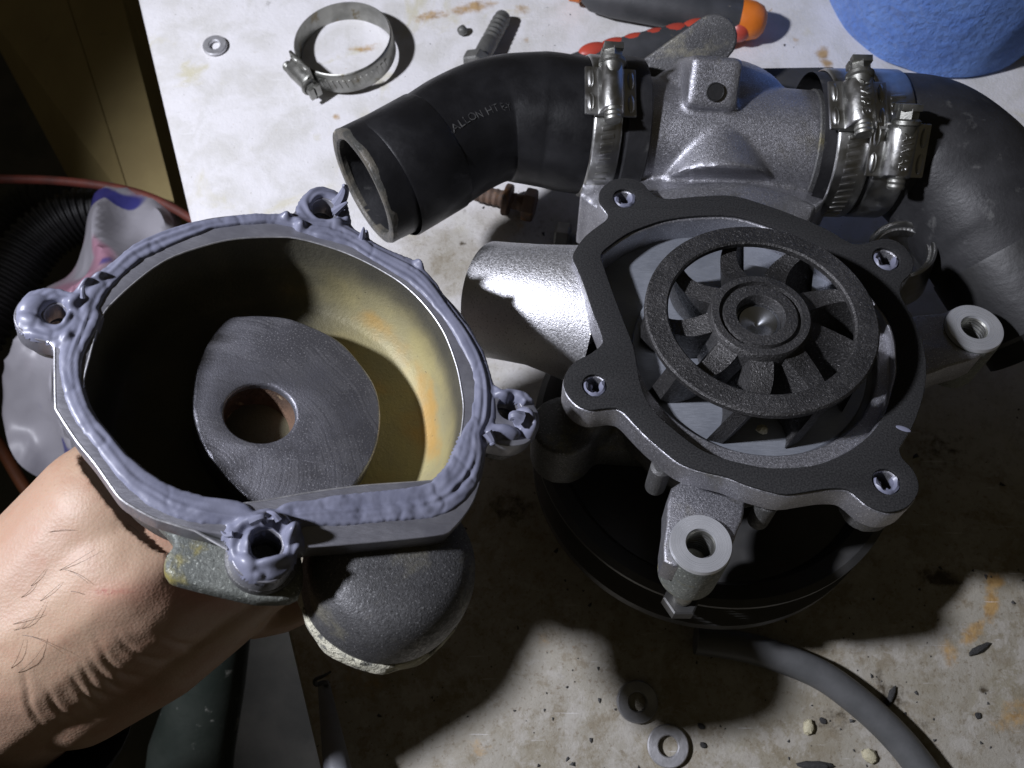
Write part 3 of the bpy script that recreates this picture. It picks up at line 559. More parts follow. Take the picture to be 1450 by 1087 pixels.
for lo_ in (0, 1):
    for k, (r_, h_, hw) in enumerate(rows):
        ac = am + (aa - am) * max(0, (k - 6) / 8)
        for q in range(NA + 1):
            u = q / NA * 2 - 1; a = ac + hw * u; tv.append(V((r_ * math.cos(a), r_ * math.sin(a), (h_ - .05 * abs(u) ** 3) if not lo_ else -.52)))
nr = len(rows); ix = lambda l, k, q: l * nr * (NA + 1) + k * (NA + 1) + q
for k in range(nr - 1):
    for q in range(NA): tf += [(ix(0, k, q), ix(0, k + 1, q), ix(0, k + 1, q + 1), ix(0, k, q + 1)), (ix(1, k, q), ix(1, k, q + 1), ix(1, k + 1, q + 1), ix(1, k + 1, q))]
    tf += [(ix(0, k, 0), ix(1, k, 0), ix(1, k + 1, 0), ix(0, k + 1, 0)), (ix(0, k, NA), ix(0, k + 1, NA), ix(1, k + 1, NA), ix(1, k, NA))]
for q in range(NA): tf += [(ix(0, 0, q), ix(0, 0, q + 1), ix(1, 0, q + 1), ix(1, 0, q)), (ix(0, nr - 1, q), ix(1, nr - 1, q), ix(1, nr - 1, q + 1), ix(0, nr - 1, q + 1))]
neck = [q for k, q in enumerate(neck) if k not in (1, 2, 3)] + [xf((tv, tf), PF.m)]
nme = remesh(join(*neck), .0115, 7); link('thermostat_neck', nme, ALU, PUMP, IV)
bh = P(1012, 131, 1.20)
hm = axm(P(1011, 130, 1.27), V((.0, -.62, .78)), cR)
ob('hole_shade_disc', xf(join(ring(.034, .041, -.05, .0095, 28, .002), lathe([(1e-4, .0085), (.034, .0086)], 28)), bm_ @ M.Translation((.005, -.035, .024))), BLKP, PUMP, IV)  # ring and flat black disc, painting the shade inside the threaded hole
ob('outlet_lip', xf(ring(rt * .9, rt * 1.025, -.02, .012, 48, .006), axm(a1, cR)), ALU_D, PUMP, IV)
# grey lever casting and dark rear bracket
def bar(p0, p1, w0, w1, th, up, name, mat, parent, rnd=True):
    p0, p1 = V(p0), V(p1); d = (p1 - p0).normalized(); s = d.cross(V(up)).normalized(); u = s.cross(d).normalized(); L = (p1 - p0).length
    o = [(0, -w0), (L, -w1)] + [(L + w1 * math.sin(a), -w1 * math.cos(a)) for a in np.linspace(.2, math.pi - .2, 9)] + [(L, w1), (0, w0)]
    me = plate_mesh([o], -th / 2, th / 2, .012); m = M.Identity(4)
    for i in range(3): m[i][0] = d[i]; m[i][1] = s[i]; m[i][2] = u[i]; m[i][3] = p0[i]
    return link(name, me, mat, parent, (IV @ m) if parent == PUMP else m)
bar(P(890, 128, .80), P(1008, 56, .98), .085, .115, .14, (.2, -.45, .85), 'rear_lever', COVER, PUMP)
rb = [(1036,97),(1180,95),(1182,165),(1120,170),(1100,150),(1060,118)]
v0 = [P(a, b, .72) for a, b in rb]; v1 = [p + V((0, .0, -.5)) for p in v0]; kk = len(rb)
ob('rear_bracket', (v0 + v1, [tuple(range(kk))[::-1], tuple(range(kk, 2 * kk))] + [(i, (i + 1) % kk, kk + (i + 1) % kk, kk + i) for i in range(kk)]), PULL, PUMP, IV, smooth=False)
# lugs
def lug(name, c, hole, rx, h, web, wh):
    q = V(PF.uv(*c, h)); r = (V(PF.uv(c[0] + rx, c[1], h)) - q).length
    lg = ob(name, xf(lathe([(r * .47, h - .02), (r * .5, h), (r * .97, h), (r, h - .008), (r, h - .26), (r * .9, h - .29), (r * .45, h - .29), (r * .47, h - .02)], 56), M.Translation((q.x, q.y, 0))), LUGM, PUMP)
    for v_ in lg.data.vertices: v_.co.z -= h; v_.co.x -= q.x; v_.co.y -= q.y
    lg.location = (q.x, q.y, h)
    b = lathe([(r * 1.004, h - .02), (r * 1.03, h - .05), (r * 1.03, h - .30), (r * .5, h - .31)], 48)
    ob('lug_barrel', xf(b, M.Translation((q.x - q.x, q.y - q.y, -h))), TABM, lg)
    ob('threaded_bore', lathe([(r * .485, -.012)] + [(r * (.47 if i % 2 else .44), -.02 - .009 * i) for i in range(20)] + [(1e-4, -.21)], 64), STEEL_D, lg)
    w_ = [PF.uv(*p, wh) for p in web]; link('lug_web', plate_mesh([sm(w_, 2), circ((q.x, q.y), r * .49, 24)], wh - .16, wh, .012), ALU, lg, M.Translation((-q.x, -q.y, -h)))
    return lg
lug('lower_lug', (993, 769), None, 44.5, -.20, [(951,690),(944,740),(940,795),(975,800),(1030,780),(1045,750),(1054,725),(1050,690),(1000,670)], -.225)
lug('side_lug', (1381, 463), None, 40, -.24, [(1270,455),(1335,442),(1375,430),(1400,470),(1395,500),(1345,518),(1285,530)], -.265)
q = V(PF.uv(968, 842, -.62)); ob('lug_bolt', xf(join(lathe([(1e-4, -.76)] + [(.036 + .004 * (i % 2), -.74 + i * .014) for i in range(24)] + [(1e-4, -.42)], 24)), M.Translation((q.x, q.y, 0))), STEEL_D, PUMP, ang=20)
ob('lug_nut', xf(lathe([(1e-4, -.72), (.078, -.72), (.078, -.66), (.07, -.655), (1e-4, -.655)], 6), M.Translation((q.x, q.y, 0))), PULL, PUMP, ang=20)
ob('sealant_smear', xf(ball((0, 0, 0), .02, (1.4, .5, .12)), M.Translation((*PF.uv(1279, 607), .001)) @ M.Rotation(-.4, 4, 'Z')), SEAL, PUMP)
q = PF.uv(1080, 608, -.09); cr = ball((0, 0, 0), .021, (1.2, .9, .9), 8); cr = ([p * (1 + .35 * NZ.noise(p * 60)) for p in cr[0]], cr[1])
tag(ob('crumb', cr, CRUMB, m=PF.m @ M.Translation((q[0], q[1], -.09)), ang=20), 'small white crumb lying on the pump plate under the impeller', 'crumb')

# ------------------------------------------------------------------ hoses and clamps
def hose(name, pts, mat, label, cat_, open_end=True, wall=.82, **k):
    """pts: (px, py, z, radius px); the first point is the open end"""
    pw = [V((*P(a, b, z), U(r, a, b, z))) for a, b, z, r in [(p[0], p[1], p[2], p[3]) for p in pts]]
    c = cat([V((p[0], p[1], p[2])) for p in pw], 12, False); n_ = len(c)
    rr = np.interp(np.linspace(0, len(pw) - 1, n_), range(len(pw)), [p[3] for p in pw])
    t = empty(name, M.Translation(P(pts[1][0], pts[1][1], 0)), label, cat_, **k); I = M.Translation(-P(pts[1][0], pts[1][1], 0))
    ob('hose_wall', tube(c, rr, 56, cap=False, fn=lambda t, a: 1 + .010 * NZ.noise(V((math.cos(a) * 2, math.sin(a) * 2, t * 9)))), mat, t, I)
    d = (c[0] - c[1]).normalized(); m = axm(c[0], d); r0 = rr[0]
    if open_end:
        lip = lathe([(r0, -.02), (r0 * 1.01, 0), (r0 * .99, .012), (r0 * .95, .016), (r0 * (wall + .03), .014), (r0 * wall, .004), (r0 * wall, -.02)], 56)
        lip = ([p * 1 + V((p.x, p.y, 0)) * .02 * NZ.noise(p * 9) for p in lip[0]], lip[1])
        ob('cut_end', xf(lip, m), RIM, t, I)
        nb = n_ * 2 // 3; ob('bore', tube(c[:nb], rr[:nb] * wall, 40, cap=False), RUBW, t, I)
    return t, c, rr, I
h1, c1, r1, I1 = hose('rubber_hose', [(517,264,1.02,86),(600,224,.99,86),(655,190,.96,85),(706,170,.93,86),(765,170,.91,92),(815,178,.90,93),(866,182,.88,92),(900,186,.87,90)], BLACK, 'black moulded rubber hose with an open cut end lying toward the top left', 'hose')
q = c1[13]; dd = (c1[14] - c1[12]).normalized()
ob('moulded_cuff', xf(lathe([(r1[13] * 1.0, -.24), (r1[13] * 1.018, -.23), (r1[13] * 1.022, .035), (r1[13] * 1.0, .045)], 56), axm(q, dd)), BLACK, h1, I1)
def wrap(txt, size, path, rad, i0, i1, toward, mat, parent, I, rot=0.):   # lettering laid on the hose surface
    me = text_mesh(txt, size, 0); p0, p1 = path[i0], path[i1]; ax = (p1 - p0).normalized(); L = (p1 - p0).length
    for v_ in me.vertices:
        s = v_.co.x / L + .5; fi = i0 + s * (i1 - i0); a = int(max(0, min(len(path) - 2, math.floor(fi)))); c = path[a].lerp(path[a + 1], fi - a); d = (path[a + 1] - path[a]).normalized(); r = float(np.interp(fi, range(len(path)), rad)) * 1.009
        up = (V(toward) - c); up = (up - d * up.dot(d)).normalized(); sd = up.cross(d); th = v_.co.y / r + rot
        v_.co = c + (up * math.cos(th) + sd * math.sin(th)) * (r + v_.co.z)
    return link('lettering', me, mat, parent, I, smooth=False)
INK = mk('faded_white_print', (.07, .07, .068), (.016, .016, .017), 40, lo=.4, hi=.55, rough=.7, bs=0)
wrap('BALLON HT E-Y', .052, c1, r1, 15, 32, P(600, 30, 3.2), INK, h1, I1, .05)
h2, c2, r2, I2 = hose('rubber_hose', [(1136,203,.86,96),(1180,204,.86,97),(1240,205,.86,97),(1300,212,.85,99),(1350,250,.83,103),(1398,312,.80,104),(1425,360,.77,100),(1475,430,.72,92)], RUBW, 'thick worn rubber hose bending down along the right edge under two clamps', 'hose', False)
i9 = 72; dd = (c2[i9 + 1] - c2[i9 - 1]).normalized()
ob('smooth_end', xf(lathe([(r2[i9] * 1.0, -.03), (r2[i9] * 1.02, -.03), (r2[i9] * 1.03, -.015), (r2[i9] * 1.03, .34), (r2[i9] * .98, .36), (r2[i9] * .98, .45), (1e-4, .45)], 56), axm(c2[i9], dd)), BLKP, h2, I2)
def clamp(m, r, wid, label, mat=STEEL, notch=(200, 350), tail=None, text=None, scr=1., hang=0., group='worm drive hose clamps', sq=1.0):
    """band round local z; screw housing at local +x, its screw along local y"""
    t = empty('hose_clamp', m, label, 'hose clamp', group)
    h = wid / 2; bt = .011
    ob('band', lathe([(r, -h), (r + bt * .6, -h + .004), (r + bt, -h + .012), (r + bt, h - .012), (r + bt * .6, h - .004), (r, h)], 96, True), mat, t)
    nv = []                                                # worm thread pressed in the band
    a = notch[0]
    while a < notch[1]:
        nv.append(xf(box(.010, .019, wid * .44, .004), M.Rotation(R_(a), 4, 'Z') @ M.Translation((r + bt, 0, 0)) @ M.Rotation(.2, 4, 'X'))); a += math.degrees(.036 / r)
    ob('thread_ridges', join(*nv), mat, t)
    R0 = r + bt + .004; s = scr
    hs = [box(.02, .235 * s, wid + .10, .008, M.Translation((R0 + .004, 0, 0)))]
    for zs in (-1, 1):
        for ys_ in (-.058, .058): hs.append(ball((R0 + .012, ys_ * s, zs * (wid / 2 + .024)), .016, (.9, 2.9 * s, 1.0), 14))
    prof = [(.03, -h * .86), (.05, -h * .74), (.082, -h * .52), (.092, 0), (.082, h * .52), (.05, h * .74), (.03, h * .86)]
    v = []; f = []
    ny = [(-.12, .72), (-.112, .93), (-.10, 1), (.09, 1), (.10, .95), (.108, .8)]
    for yy, g in ny: v += [V((R0 + px * g * s, yy * s, z * (.9 + .1 * g))) for px, z in [(0, prof[0][1])] + prof + [(0, prof[-1][1])]]
    kq = len(prof) + 2
    for i in range(len(ny) - 1):
        for q in range(kq - 1): f.append((i * kq + q, i * kq + q + 1, (i + 1) * kq + q + 1, (i + 1) * kq + q))
    f += [tuple(range(kq))[::-1], tuple((len(ny) - 1) * kq + q for q in range(kq))]
    hs.append((v, f)); hob = ob('screw_housing', join(*hs), mat, t, ang=50)
    axs = M.Translation((R0 + .048 * s, 0, 0)) @ M.Rotation(R_(-90), 4, 'X')
    sw = ob('screw', xf(lathe([(1e-4, -.168 * s)] + [(.036 * s + .004 * (i % 2), (-.165 + i * .011) * s) for i in range(13)] + [(.03, 0), (.052 * s, .105 * s), (.062 * s, .112 * s), (.062 * s, .128 * s), (.052 * s, .136 * s)], 28), axs), STEEL_D, t, ang=25)
    hx = join(xf(lathe([(1e-4, .13 * s), (.047 * s, .13 * s), (.047 * s, .178 * s), (.04 * s, .186 * s)], 6), axs), xf(box(.04 * s, .088 * s, .03 * s, .002), axs @ M.Translation((.026 * s, 0, .184 * s))), xf(box(.04 * s, .088 * s, .03 * s, .002), axs @ M.Translation((-.026 * s, 0, .184 * s))))
    ob('hex_head', hx, STEEL_D, sw, ang=20)
    if text:
        me = text_mesh(text, .058 * s, .003); me.transform(M.Translation((R0 + .091 * s, -.005, 0)) @ M.Rotation(R_(90), 4, 'Y') @ M.Rotation(R_(90), 4, 'Z') if False else axm(V((R0 + .0905 * s, -.005, 0)), V((1, 0, 0)), V((0, -1, 0)))); link('stamped_lettering', me, mat, hob, smooth=False)
    if tail:
        a0, a1, lift = tail; v = []; f = []; n_ = 10
        for i in range(n_ + 1):
            a = R_(a0 + (a1 - a0) * i / n_); rr = r + bt + .004 + lift * (i / n_) ** 2
            for dr, z in ((0, -h), (.008, -h), (.008, h), (0, h)): v.append(V(((rr + dr) * math.cos(a), (rr + dr) * math.sin(a), z)))
        for i in range(n_):
            for q in range(4): p = (q + 1) % 4; f.append((i * 4 + q, i * 4 + p, i * 4 + 4 + p, i * 4 + 4 + q))
        f += [(0, 1, 2, 3), tuple(n_ * 4 + q for q in (3, 2, 1, 0))]
        ob('band_tail', (v, f), mat, t)
    return t
def onhose(path, rad, i, target, mul=1.0):               # clamp frame on a hose, screw facing the target
    d = (path[i + 1] - path[i - 1]).normalized(); tg = V(target) - path[i]; tg = (tg - d * tg.dot(d)).normalized(); return axm(path[i], -d, tg), rad[i] * mul + .004
iL = 66; m, r = onhose(c1, r1, iL, P(852, 96, 1.42)); dL = (c1[iL + 1] - c1[iL - 1]).normalized()
clamp(m, r, .135, 'steel worm clamp on the black hose left of the silver housing, dull in shade', STEEL, (262, 336), None, None, .98)
ob('hose_bead', xf(lathe([(r * .97, -.06), (r * 1.035, -.05), (r * 1.05, 0), (r * 1.03, .05), (r * .97, .06)], 56), axm(c1[iL] + dL * .145, dL)), RUBW, h1, I1)
m, r = onhose(c2, r2, 11, P(1190, 112, 1.42)); clamp(m, r, .16, 'bright steel worm clamp nearest the silver housing on the right hose', STEEL, (258, 340), None, 'AWAB', 1.0)
m, r = onhose(c2, r2, 22, P(1250, 222, 1.5)); clamp(m, r, .16, 'outer steel worm clamp with a wide band tail below the blue roll', STEEL, (16, 44), None, 'AWAB', 1.0)
# loose clamp, tilted, lying on the bench
mL = axm(P(489, 66, .085), V((-.05, .05, 1)), P(430, 106, .085) - P(489, 66, .085)); rl = U(66, 489, 66)
clamp(mL @ M.Rotation(R_(2), 4, 'X'), rl, .15, 'loose worm hose clamp lying open on the white bench at the top left', STEEL_D, (25, 110), None, None, .85)
# steel ring seen end on, at the right of the gasket ear
mR = axm(P(1277, 352, .82), V((-.25, .05, .95))); rR = U(46, 1272, 352, .82)
t = empty('steel_ring', mR, 'small shiny steel ring with a knurled inside under the right gasket ear', 'steel ring')
ob('band', lathe([(rR, 0), (rR * .93, .012), (rR * .86, .0), (rR * .83, -.03), (rR * .82, -.30), (rR, -.30)], 72, True), STEEL, t)
ob('knurl', join(*[xf(box(.014, .022, .05, .005), M.Rotation(R_(a), 4, 'Z') @ M.Translation((rR * .815, 0, -.05))) for a in range(0, 360, 8)]), STEEL, t)

# ------------------------------------------------------------------ small things on the bench
def washer(px, py, rpx, hpx, th, mat, label, tilt=(0, 0)):
    r = U(rpx, px, py); t = ob('flat_washer', ring(U(hpx, px, py), r, 0, th, 56, .005), mat, m=M.Translation(P(px, py, .006)) @ M.Rotation(tilt[0], 4, 'X') @ M.Rotation(tilt[1], 4, 'Y'))
    return tag(t, label, 'washer', 'flat washers on the bench')
washer(305, 66, 17, 7.6, .022, ZINC, 'small pale washer alone on the white bench near its left edge')
washer(901, 993, 29, 13, .035, mk('worn_washer', (.34, .34, .35), (.24, .24, .25), 9, rough=.32, r2=.45, metal=.55, bs=60, bd=.001), 'shiny dark washer half in the shadow of the pump', (.07, .08))
washer(945, 1056, 29, 14, .028, ZINC, 'matt pale zinc washer closest to the bottom edge, beside the shiny one')
def bolt(p0, p1, r, mat, label, head=True, hex_r=1.7, washers=0, smooth_from=1.):
    p0, p1 = V(p0), V(p1); L = (p1 - p0).length; m = axm(p0, p1 - p0, V((0, 0, 1)))
    t = empty('hex_bolt', m, label, 'bolt', 'loose bolts')
    n_ = int(L / .018); pr = [(1e-4, 0), (r * .8, 0), (r * .92, .015)]
    for i in range(2, n_): z = i * L / n_; pr += [(r * (1 if (i % 2 or z > smooth_from * L) else .9), z)]
    pr += [(r * .96, L), (1e-4, L)]
    ob('shank', lathe(pr, 28), mat, t, ang=20)
    if head: ob('head', lathe([(1e-4, L), (r * hex_r * .95, L), (r * hex_r, L + .01), (r * hex_r, L + r * 1.15), (r * hex_r * .9, L + r * 1.35), (1e-4, L + r * 1.35)], 6), mat, t, ang=20)
    for k in range(washers): ob('washer', ring(r * 1.02, r * 1.85, L * .7 - .02, L * .7 + .02, 40, .006), mat, t)
    return t
rb_ = U(12.5, 705, 45); bolt(P(713, 22, rb_ + .01), P(680, 84, rb_ + .03), rb_, GREYB, 'grey bolt lying beside the bend of the black hose', True, 1.75, 0, .62)
rr_ = U(12, 720, 283); bolt(P(664, 270, rr_ + .05), P(742, 288, rr_ + .05), rr_, RUST, 'rusty bolt with a washer below the black hose', True, 1.9, 1)
t = bolt(P(872, 352, .12), P(806, 345, .10), .06, GREYB, 'dark bolt head standing behind the bright pipe', True, 1.9, 0)
pb = ball(P(655, 43, .03), .034, (1, .9, .95), 14); pb = ([p + V((1, 1, .6)) * .006 * NZ.noise(p * 40) for p in pb[0]], pb[1])
tag(ob('pebble', pb, GREYB), 'tiny round grey pellet between the loose clamp and the grey bolt', 'pellet')
# screwdriver-like handle with orange cap
s0, s1 = P(800, -14, .13), P(1050, 27, .13); m = axm(s0, s1 - s0); L = (s1 - s0).length; rh = U(27, 1040, 25, .13)
t = empty('tool_handle', m, 'dark round tool handle with an orange end cap at the top edge', 'tool handle')
ob('grip', lathe([(1e-4, 0), (rh * .30, 0), (rh * .34, .1), (rh * .82, .17), (rh * .98, .3), (rh * 1.02, L * .6), (rh * 1.0, L - .03), (rh * .97, L - .02), (rh * .97, L)], 48), DKGREY, t)
ob('end_cap', lathe([(rh * .98, L - .015), (rh * 1.0, L + .01), (rh * .98, L + .06), (rh * .82, L + .115), (rh * .5, L + .145), (1e-4, L + .155)], 48), ORANGE, t)
ob('collar', lathe([(rh * .36, .02), (rh * .5, .04), (rh * .5, .1), (rh * .36, .12)], 32), ORANGE, t)
# red and black grip of the pliers
q0, q1 = P(790, 100, .10), P(1046, 40, .12); m = axm(q0, q1 - q0, V((0, 0, 1))); L = (q1 - q0).length
t = empty('pliers_handle', m, 'red and black scalloped pliers grip lying behind the hose clamp', 'pliers')
pth = [V((0, 0, L * i / 20)) for i in range(21)]; ob('grip', tube(pth, [.05 + .06 * math.sin(math.pi * min(1, (i + 2) / 24)) for i in range(21)], 28, fn=lambda t, a: 1 - .25 * abs(math.cos(a))), DKGREY, t)
for i in range(7): ob('scallop', ball((.058, -.042, L * (.20 + .112 * i)), .074, (.45, .72, 1.25), 16), RED, t)
ob('heel', ball((0, 0, L), .085, (.9, 1, .9), 20), RED, t); ob('tip', ball((0, 0, 0), .06, (.9, 1, 1.2), 20), RED, t)
# blue paper roll
pc = P(1322, -12, 0); rr_ = .70
t = empty('paper_roll', M.Translation(pc), 'big blue paper towel roll standing in the top right corner', 'paper roll')
rl_ = lathe([(.12, .01), (rr_ - .03, .0), (rr_, .03)] + [(rr_ * (1 + .004 * math.sin(i * 2.1)), .03 + i * .06) for i in range(1, 36)] + [(rr_, 2.2), (.12, 2.2)], 120, True)
ob('paper', ([p + V((p.x, p.y, 0)).normalized() * .012 * NZ.noise(p * 5) if p.xy.length > .5 else p for p in rl_[0]], rl_[1]), TOWEL, t)
# grey cable and nozzle
cp = cat([P(a, b, U(22, a, b)) for a, b in [(985, 905), (1050, 915), (1105, 931), (1160, 954), (1205, 985), (1250, 1024), (1290, 1068), (1325, 1120), (1350, 1180)]], 8, False)
tag(ob('cable', tube(cp, U(21, 1200, 985), 28), CABLE), 'thick grey cable curving from under the pulley to the bottom edge', 'cable')
n0, n1 = P(458, 966, .16), P(484, 1130, .30); m = axm(n0, n1 - n0); L = (n1 - n0).length; g = U(1, 470, 1000, .2)
t = empty('sealant_nozzle', m, 'grey tapered nozzle with a dried black string at its tip, bottom edge', 'nozzle')
ob('cone', lathe([(1e-4, 0), (8 * g, 0), (9 * g, .02), (22 * g, L), (22 * g, L + .4)], 32), NOZ, t)
ob('dried_string', xf(tube(cat([P(463, 972, .17), P(459, 966, .22), P(448, 969, .24), P(447, 962, .26), P(458, 957, .30), P(468, 951, .34)], 5, False), [.011] * 15 + [.009] * 5 + [.007] * 3 + [.005] * 3, 8), m.inverted()), BLKP, t)
def chip(px, py, rx, ry, h, a, mat, label, cat_):
    k = U(1, px, py); b = ball((0, 0, 0), 1, (1, 1, 1), 9); b = ([V((p.x * (1 + .5 * NZ.noise(p * 1.7 + V((px, 0, 0)))), p.y * (1 + .5 * NZ.noise(p * 1.9 + V((0, py, 0)))), p.z)) for p in b[0]], b[1])
    return tag(ob('chip', b, mat, m=M.Translation(P(px, py, h * .5)) @ M.Rotation(R_(-a), 4, 'Z') @ M.Diagonal((rx * k, ry * k, h * .6, 1)), ang=25), label, cat_)
chip(1145, 1030, 8, 11, .03, 20, CRUMB, 'pale yellow crumb left of the grey cable near the bottom', 'crumb')
chip(1231, 1070, 12, 9, .03, 40, CRUMB, 'larger pale crumb with a dark crack at the bottom edge by the cable', 'crumb')
chip(1386, 919, 16, 5, .02, -25, SCRAP, 'long black rubber scrap on the bench right of the orange stain', 'scrap')
chip(1262, 985, 4, 15, .02, 28, SCRAP, 'thin dark sliver above the middle of the grey cable', 'scrap')
chip(1155, 1084, 26, 6, .03, 2, SCRAP, 'flat black scrap cut by the bottom edge of the photo', 'scrap')
for a_, b_, w_ in ((993, 1028, 'upper dark flake right of the matt zinc washer'), (996, 1055, 'lower dark flake right of the matt zinc washer'), (1385, 1013, 'lone dark flake in the bottom right corner of the bench'), (1165, 1020, 'dark flake just beside the small pale crumb')):
    chip(a_, b_, 5, 4, .012, 30, SCRAP, w_, 'flake')

# ------------------------------------------------------------------ what stands below the bench on the left
def slab(name, pts, th, mat, parent=None):
    n_ = (pts[1] - pts[0]).cross(pts[2] - pts[0]).normalized(); v = list(pts) + [p - n_ * th * (1 if n_.z > 0 else -1) for p in pts]; k = len(pts)
    return ob(name, (v, [tuple(range(k)), tuple(range(k, 2 * k))[::-1]] + [(i, (i + 1) % k, k + (i + 1) % k, k + i) for i in range(k)]), mat, parent, smooth=False)
t = empty('steel_channel', M.Identity(4), 'yellow painted folded steel channel below the left edge of the bench', 'steel channel')
slab('flange', [P(-60, -40, -2.6), P(82, -40, -1.9), P(190, 300, -1.9), P(96, 250, -2.6)], .05, YELL, t)
slab('web', [P(84, -40, -1.9), P(163, -40, -1.85), P(258, 330, -1.85), P(192, 300, -1.9)], .05, YELL, t)
slab('return_flange', [P(163, -40, -1.87), P(216, -40, -2.5), P(300, 330, -2.5), P(258, 330, -1.87)], .05, YELL, t)
tag(ob('red_hose', tube(cat([P(a, b, -1.5) for a, b in [(-60, 250), (0, 253), (70, 255), (140, 262), (200, 275), (255, 300), (330, 350)]], 6, False), .035, 16), REDC), 'thin dull red hose arching over the black pipes at the left edge', 'hose')
def corr(name, pts, r, z, label):
    c = cat([P(a, b, z) for a, b in pts], 30, False); rad = [r * (1 + .06 * (1 if (i // 2) % 2 else -1)) for i in range(len(c))]
    tag(ob(name, tube(c, rad, 28), BLKP, ang=20), label, 'pipe')
corr('corrugated_pipe', [(-40, 480), (10, 400), (60, 335), (130, 300), (230, 300)], .22, -2.2, 'black corrugated pipe beside the plastic bag at the left edge')
corr('corrugated_pipe', [(-60, 420), (-10, 330), (40, 285), (140, 270)], .16, -2.8, 'black corrugated pipe furthest into the left edge, behind the other pipe')
# printed plastic bag
bo = [(150,283),(200,286),(262,318),(262,420),(180,470),(140,560),(190,640),(175,720),(95,690),(40,665),(16,600),(30,540),(52,470),(100,395)]
bz = -1.7; bv = []; bf = []; cb = np.mean(np.array(bo), 0); ns = 22; bo2 = sm(bo, 10); kb = len(bo2)
for i in range(ns + 1):
    for a, b in bo2:
        s = i / ns; q = P(cb[0] + (a - cb[0]) * s, cb[1] + (b - cb[1]) * s, bz); q.z += .42 * (1 - s ** 3) + .30 * (.7 - abs(NZ.noise(V((q.x * 1.7, q.y * 1.3, 1)))) * 2.2) + .025 * (.5 - abs(NZ.noise(V((q.x * 6, q.y * 4.5, 4)))) * 2); bv.append(q)
for i in range(ns):
    for k in range(kb):
        l = (k + 1) % kb; bf.append((i * kb + k, i * kb + l, (i + 1) * kb + l, (i + 1) * kb + k))
for a, b in bo2: bv.append(P(cb[0] + (a - cb[0]) * .96, cb[1] + (b - cb[1]) * .96, bz - .35))
for k in range(kb): l = (k + 1) % kb; bf.append((ns * kb + k, ns * kb + l, (ns + 1) * kb + l, (ns + 1) * kb + k))
tag(ob('plastic_bag', (bv, bf), BAG, ang=60), 'crumpled white plastic bag with pink and blue print behind the held cover', 'plastic bag')
tag(ob('orange_cord', tube(cat([P(a, b, -2.6) for a, b in [(-30, 590), (0, 632), (35, 690), (70, 735), (110, 770)]], 6, False), .05, 14), ORC), 'dull orange cord at the left edge above the wrist', 'cord')
tag(ob('red_rod', tube([P(122, 1000, -2.2), P(127, 1060, -2.2), P(133, 1150, -2.2)], .055, 20), REDC), 'thin dull red rod standing below the wrist at the bottom edge', 'rod')
tag(ob('chair_leg', tube([P(318, 860, -1.6), P(298, 960, -2.0), P(272, 1060, -2.4), P(262, 1160, -2.6)], [.19, .24, .30, .31], 28), LEG), 'dark green round stool leg below the hand at the bottom', 'stool leg')

# ------------------------------------------------------------------ the person: forearm, wrist and hand under the cover
def cone(a, ra, b, rb2, n_=9):                            # rounded tapered limb as overlapping balls and a cone
    a, b = P(*a), P(*b); return [ball(a, ra, seg=20), ball(b, rb2, seg=20), between(a, b, ra, rb2, 20)]
def limb(*pp):
    o = []
    for (a, ra), (b, rb2) in zip(pp[:-1], pp[1:]): o += cone(a, ra, b, rb2)
    return o
hb = []
hb += limb(((-330, 1190, .5), .50), ((-60, 985, .95), .43), ((70, 893, 1.16), .375), ((190, 805, 1.24), .36), ((275, 770, 1.14), .34))
hb += limb(((60, 860, 1.22), .33), ((160, 735, 1.34), .29), ((230, 640, 1.08), .22))
hb += limb(((110, 960, 1.08), .25), ((215, 905, 1.06), .24), ((300, 845, 1.06), .22), ((370, 815, 1.06), .15))
# palm plate under the bowl
hb += limb(((240, 700, 1.0), .26), ((320, 700, .88), .24), ((330, 780, .95), .2))
# four fingers curling under the cover, and the thumb along its left side
for pp in ([((322, 640, .86), .115), ((420, 590, .76), .105), ((490, 580, .78), .09), ((530, 590, .88), .08)],
           [((335, 690, .86), .12), ((440, 650, .74), .11), ((515, 640, .76), .095), ((556, 650, .84), .082)],
           [((338, 745, .90), .115), ((430, 720, .76), .105), ((495, 715, .74), .09), ((525, 722, .80), .08)],
           [((318, 860, .98), .105), ((360, 872, .90), .092), ((398, 868, .87), .082), ((422, 862, .88), .07)],
           [((215, 640, 1.08), .18), ((230, 560, 1.02), .125), ((262, 500, .98), .11), ((300, 462, 1.0), .095)]): hb += limb(*pp)
pme = remesh(join(*hb), .0095, 40, .5)
A_ = np.array([tuple(v_.co) for v_ in pme.vertices]); Nn = np.array([tuple(v_.normal) for v_ in pme.vertices])
rel = A_ - np.array(CAM); zc = -(rel @ np.array(CZ)); PX = 725 + F * (rel @ np.array(CX)) / zc; PY = 543.5 - F * (rel @ np.array(CY)) / zc
cre = [[(30,925),(34,950),(39,977),(42,998),(50,1014),(62,1030)],[(62,965),(69,981),(79,1002),(92,1012),(110,1022)],[(98,950),(110,970),(124,990),(140,1003)],[(110,930),(117,943),(130,971),(146,983),(163,986),(185,990)],[(120,915),(130,937),(150,960),(167,973),(180,977),(200,978)],[(132,890),(142,914),(154,939),(173,952),(198,958),(220,962)],[(160,886),(169,904),(182,918),(200,928),(225,934),(248,932),(270,925)],[(222,892),(234,904),(250,910),(271,913),(292,905)]]
dsp = np.zeros(len(A_))
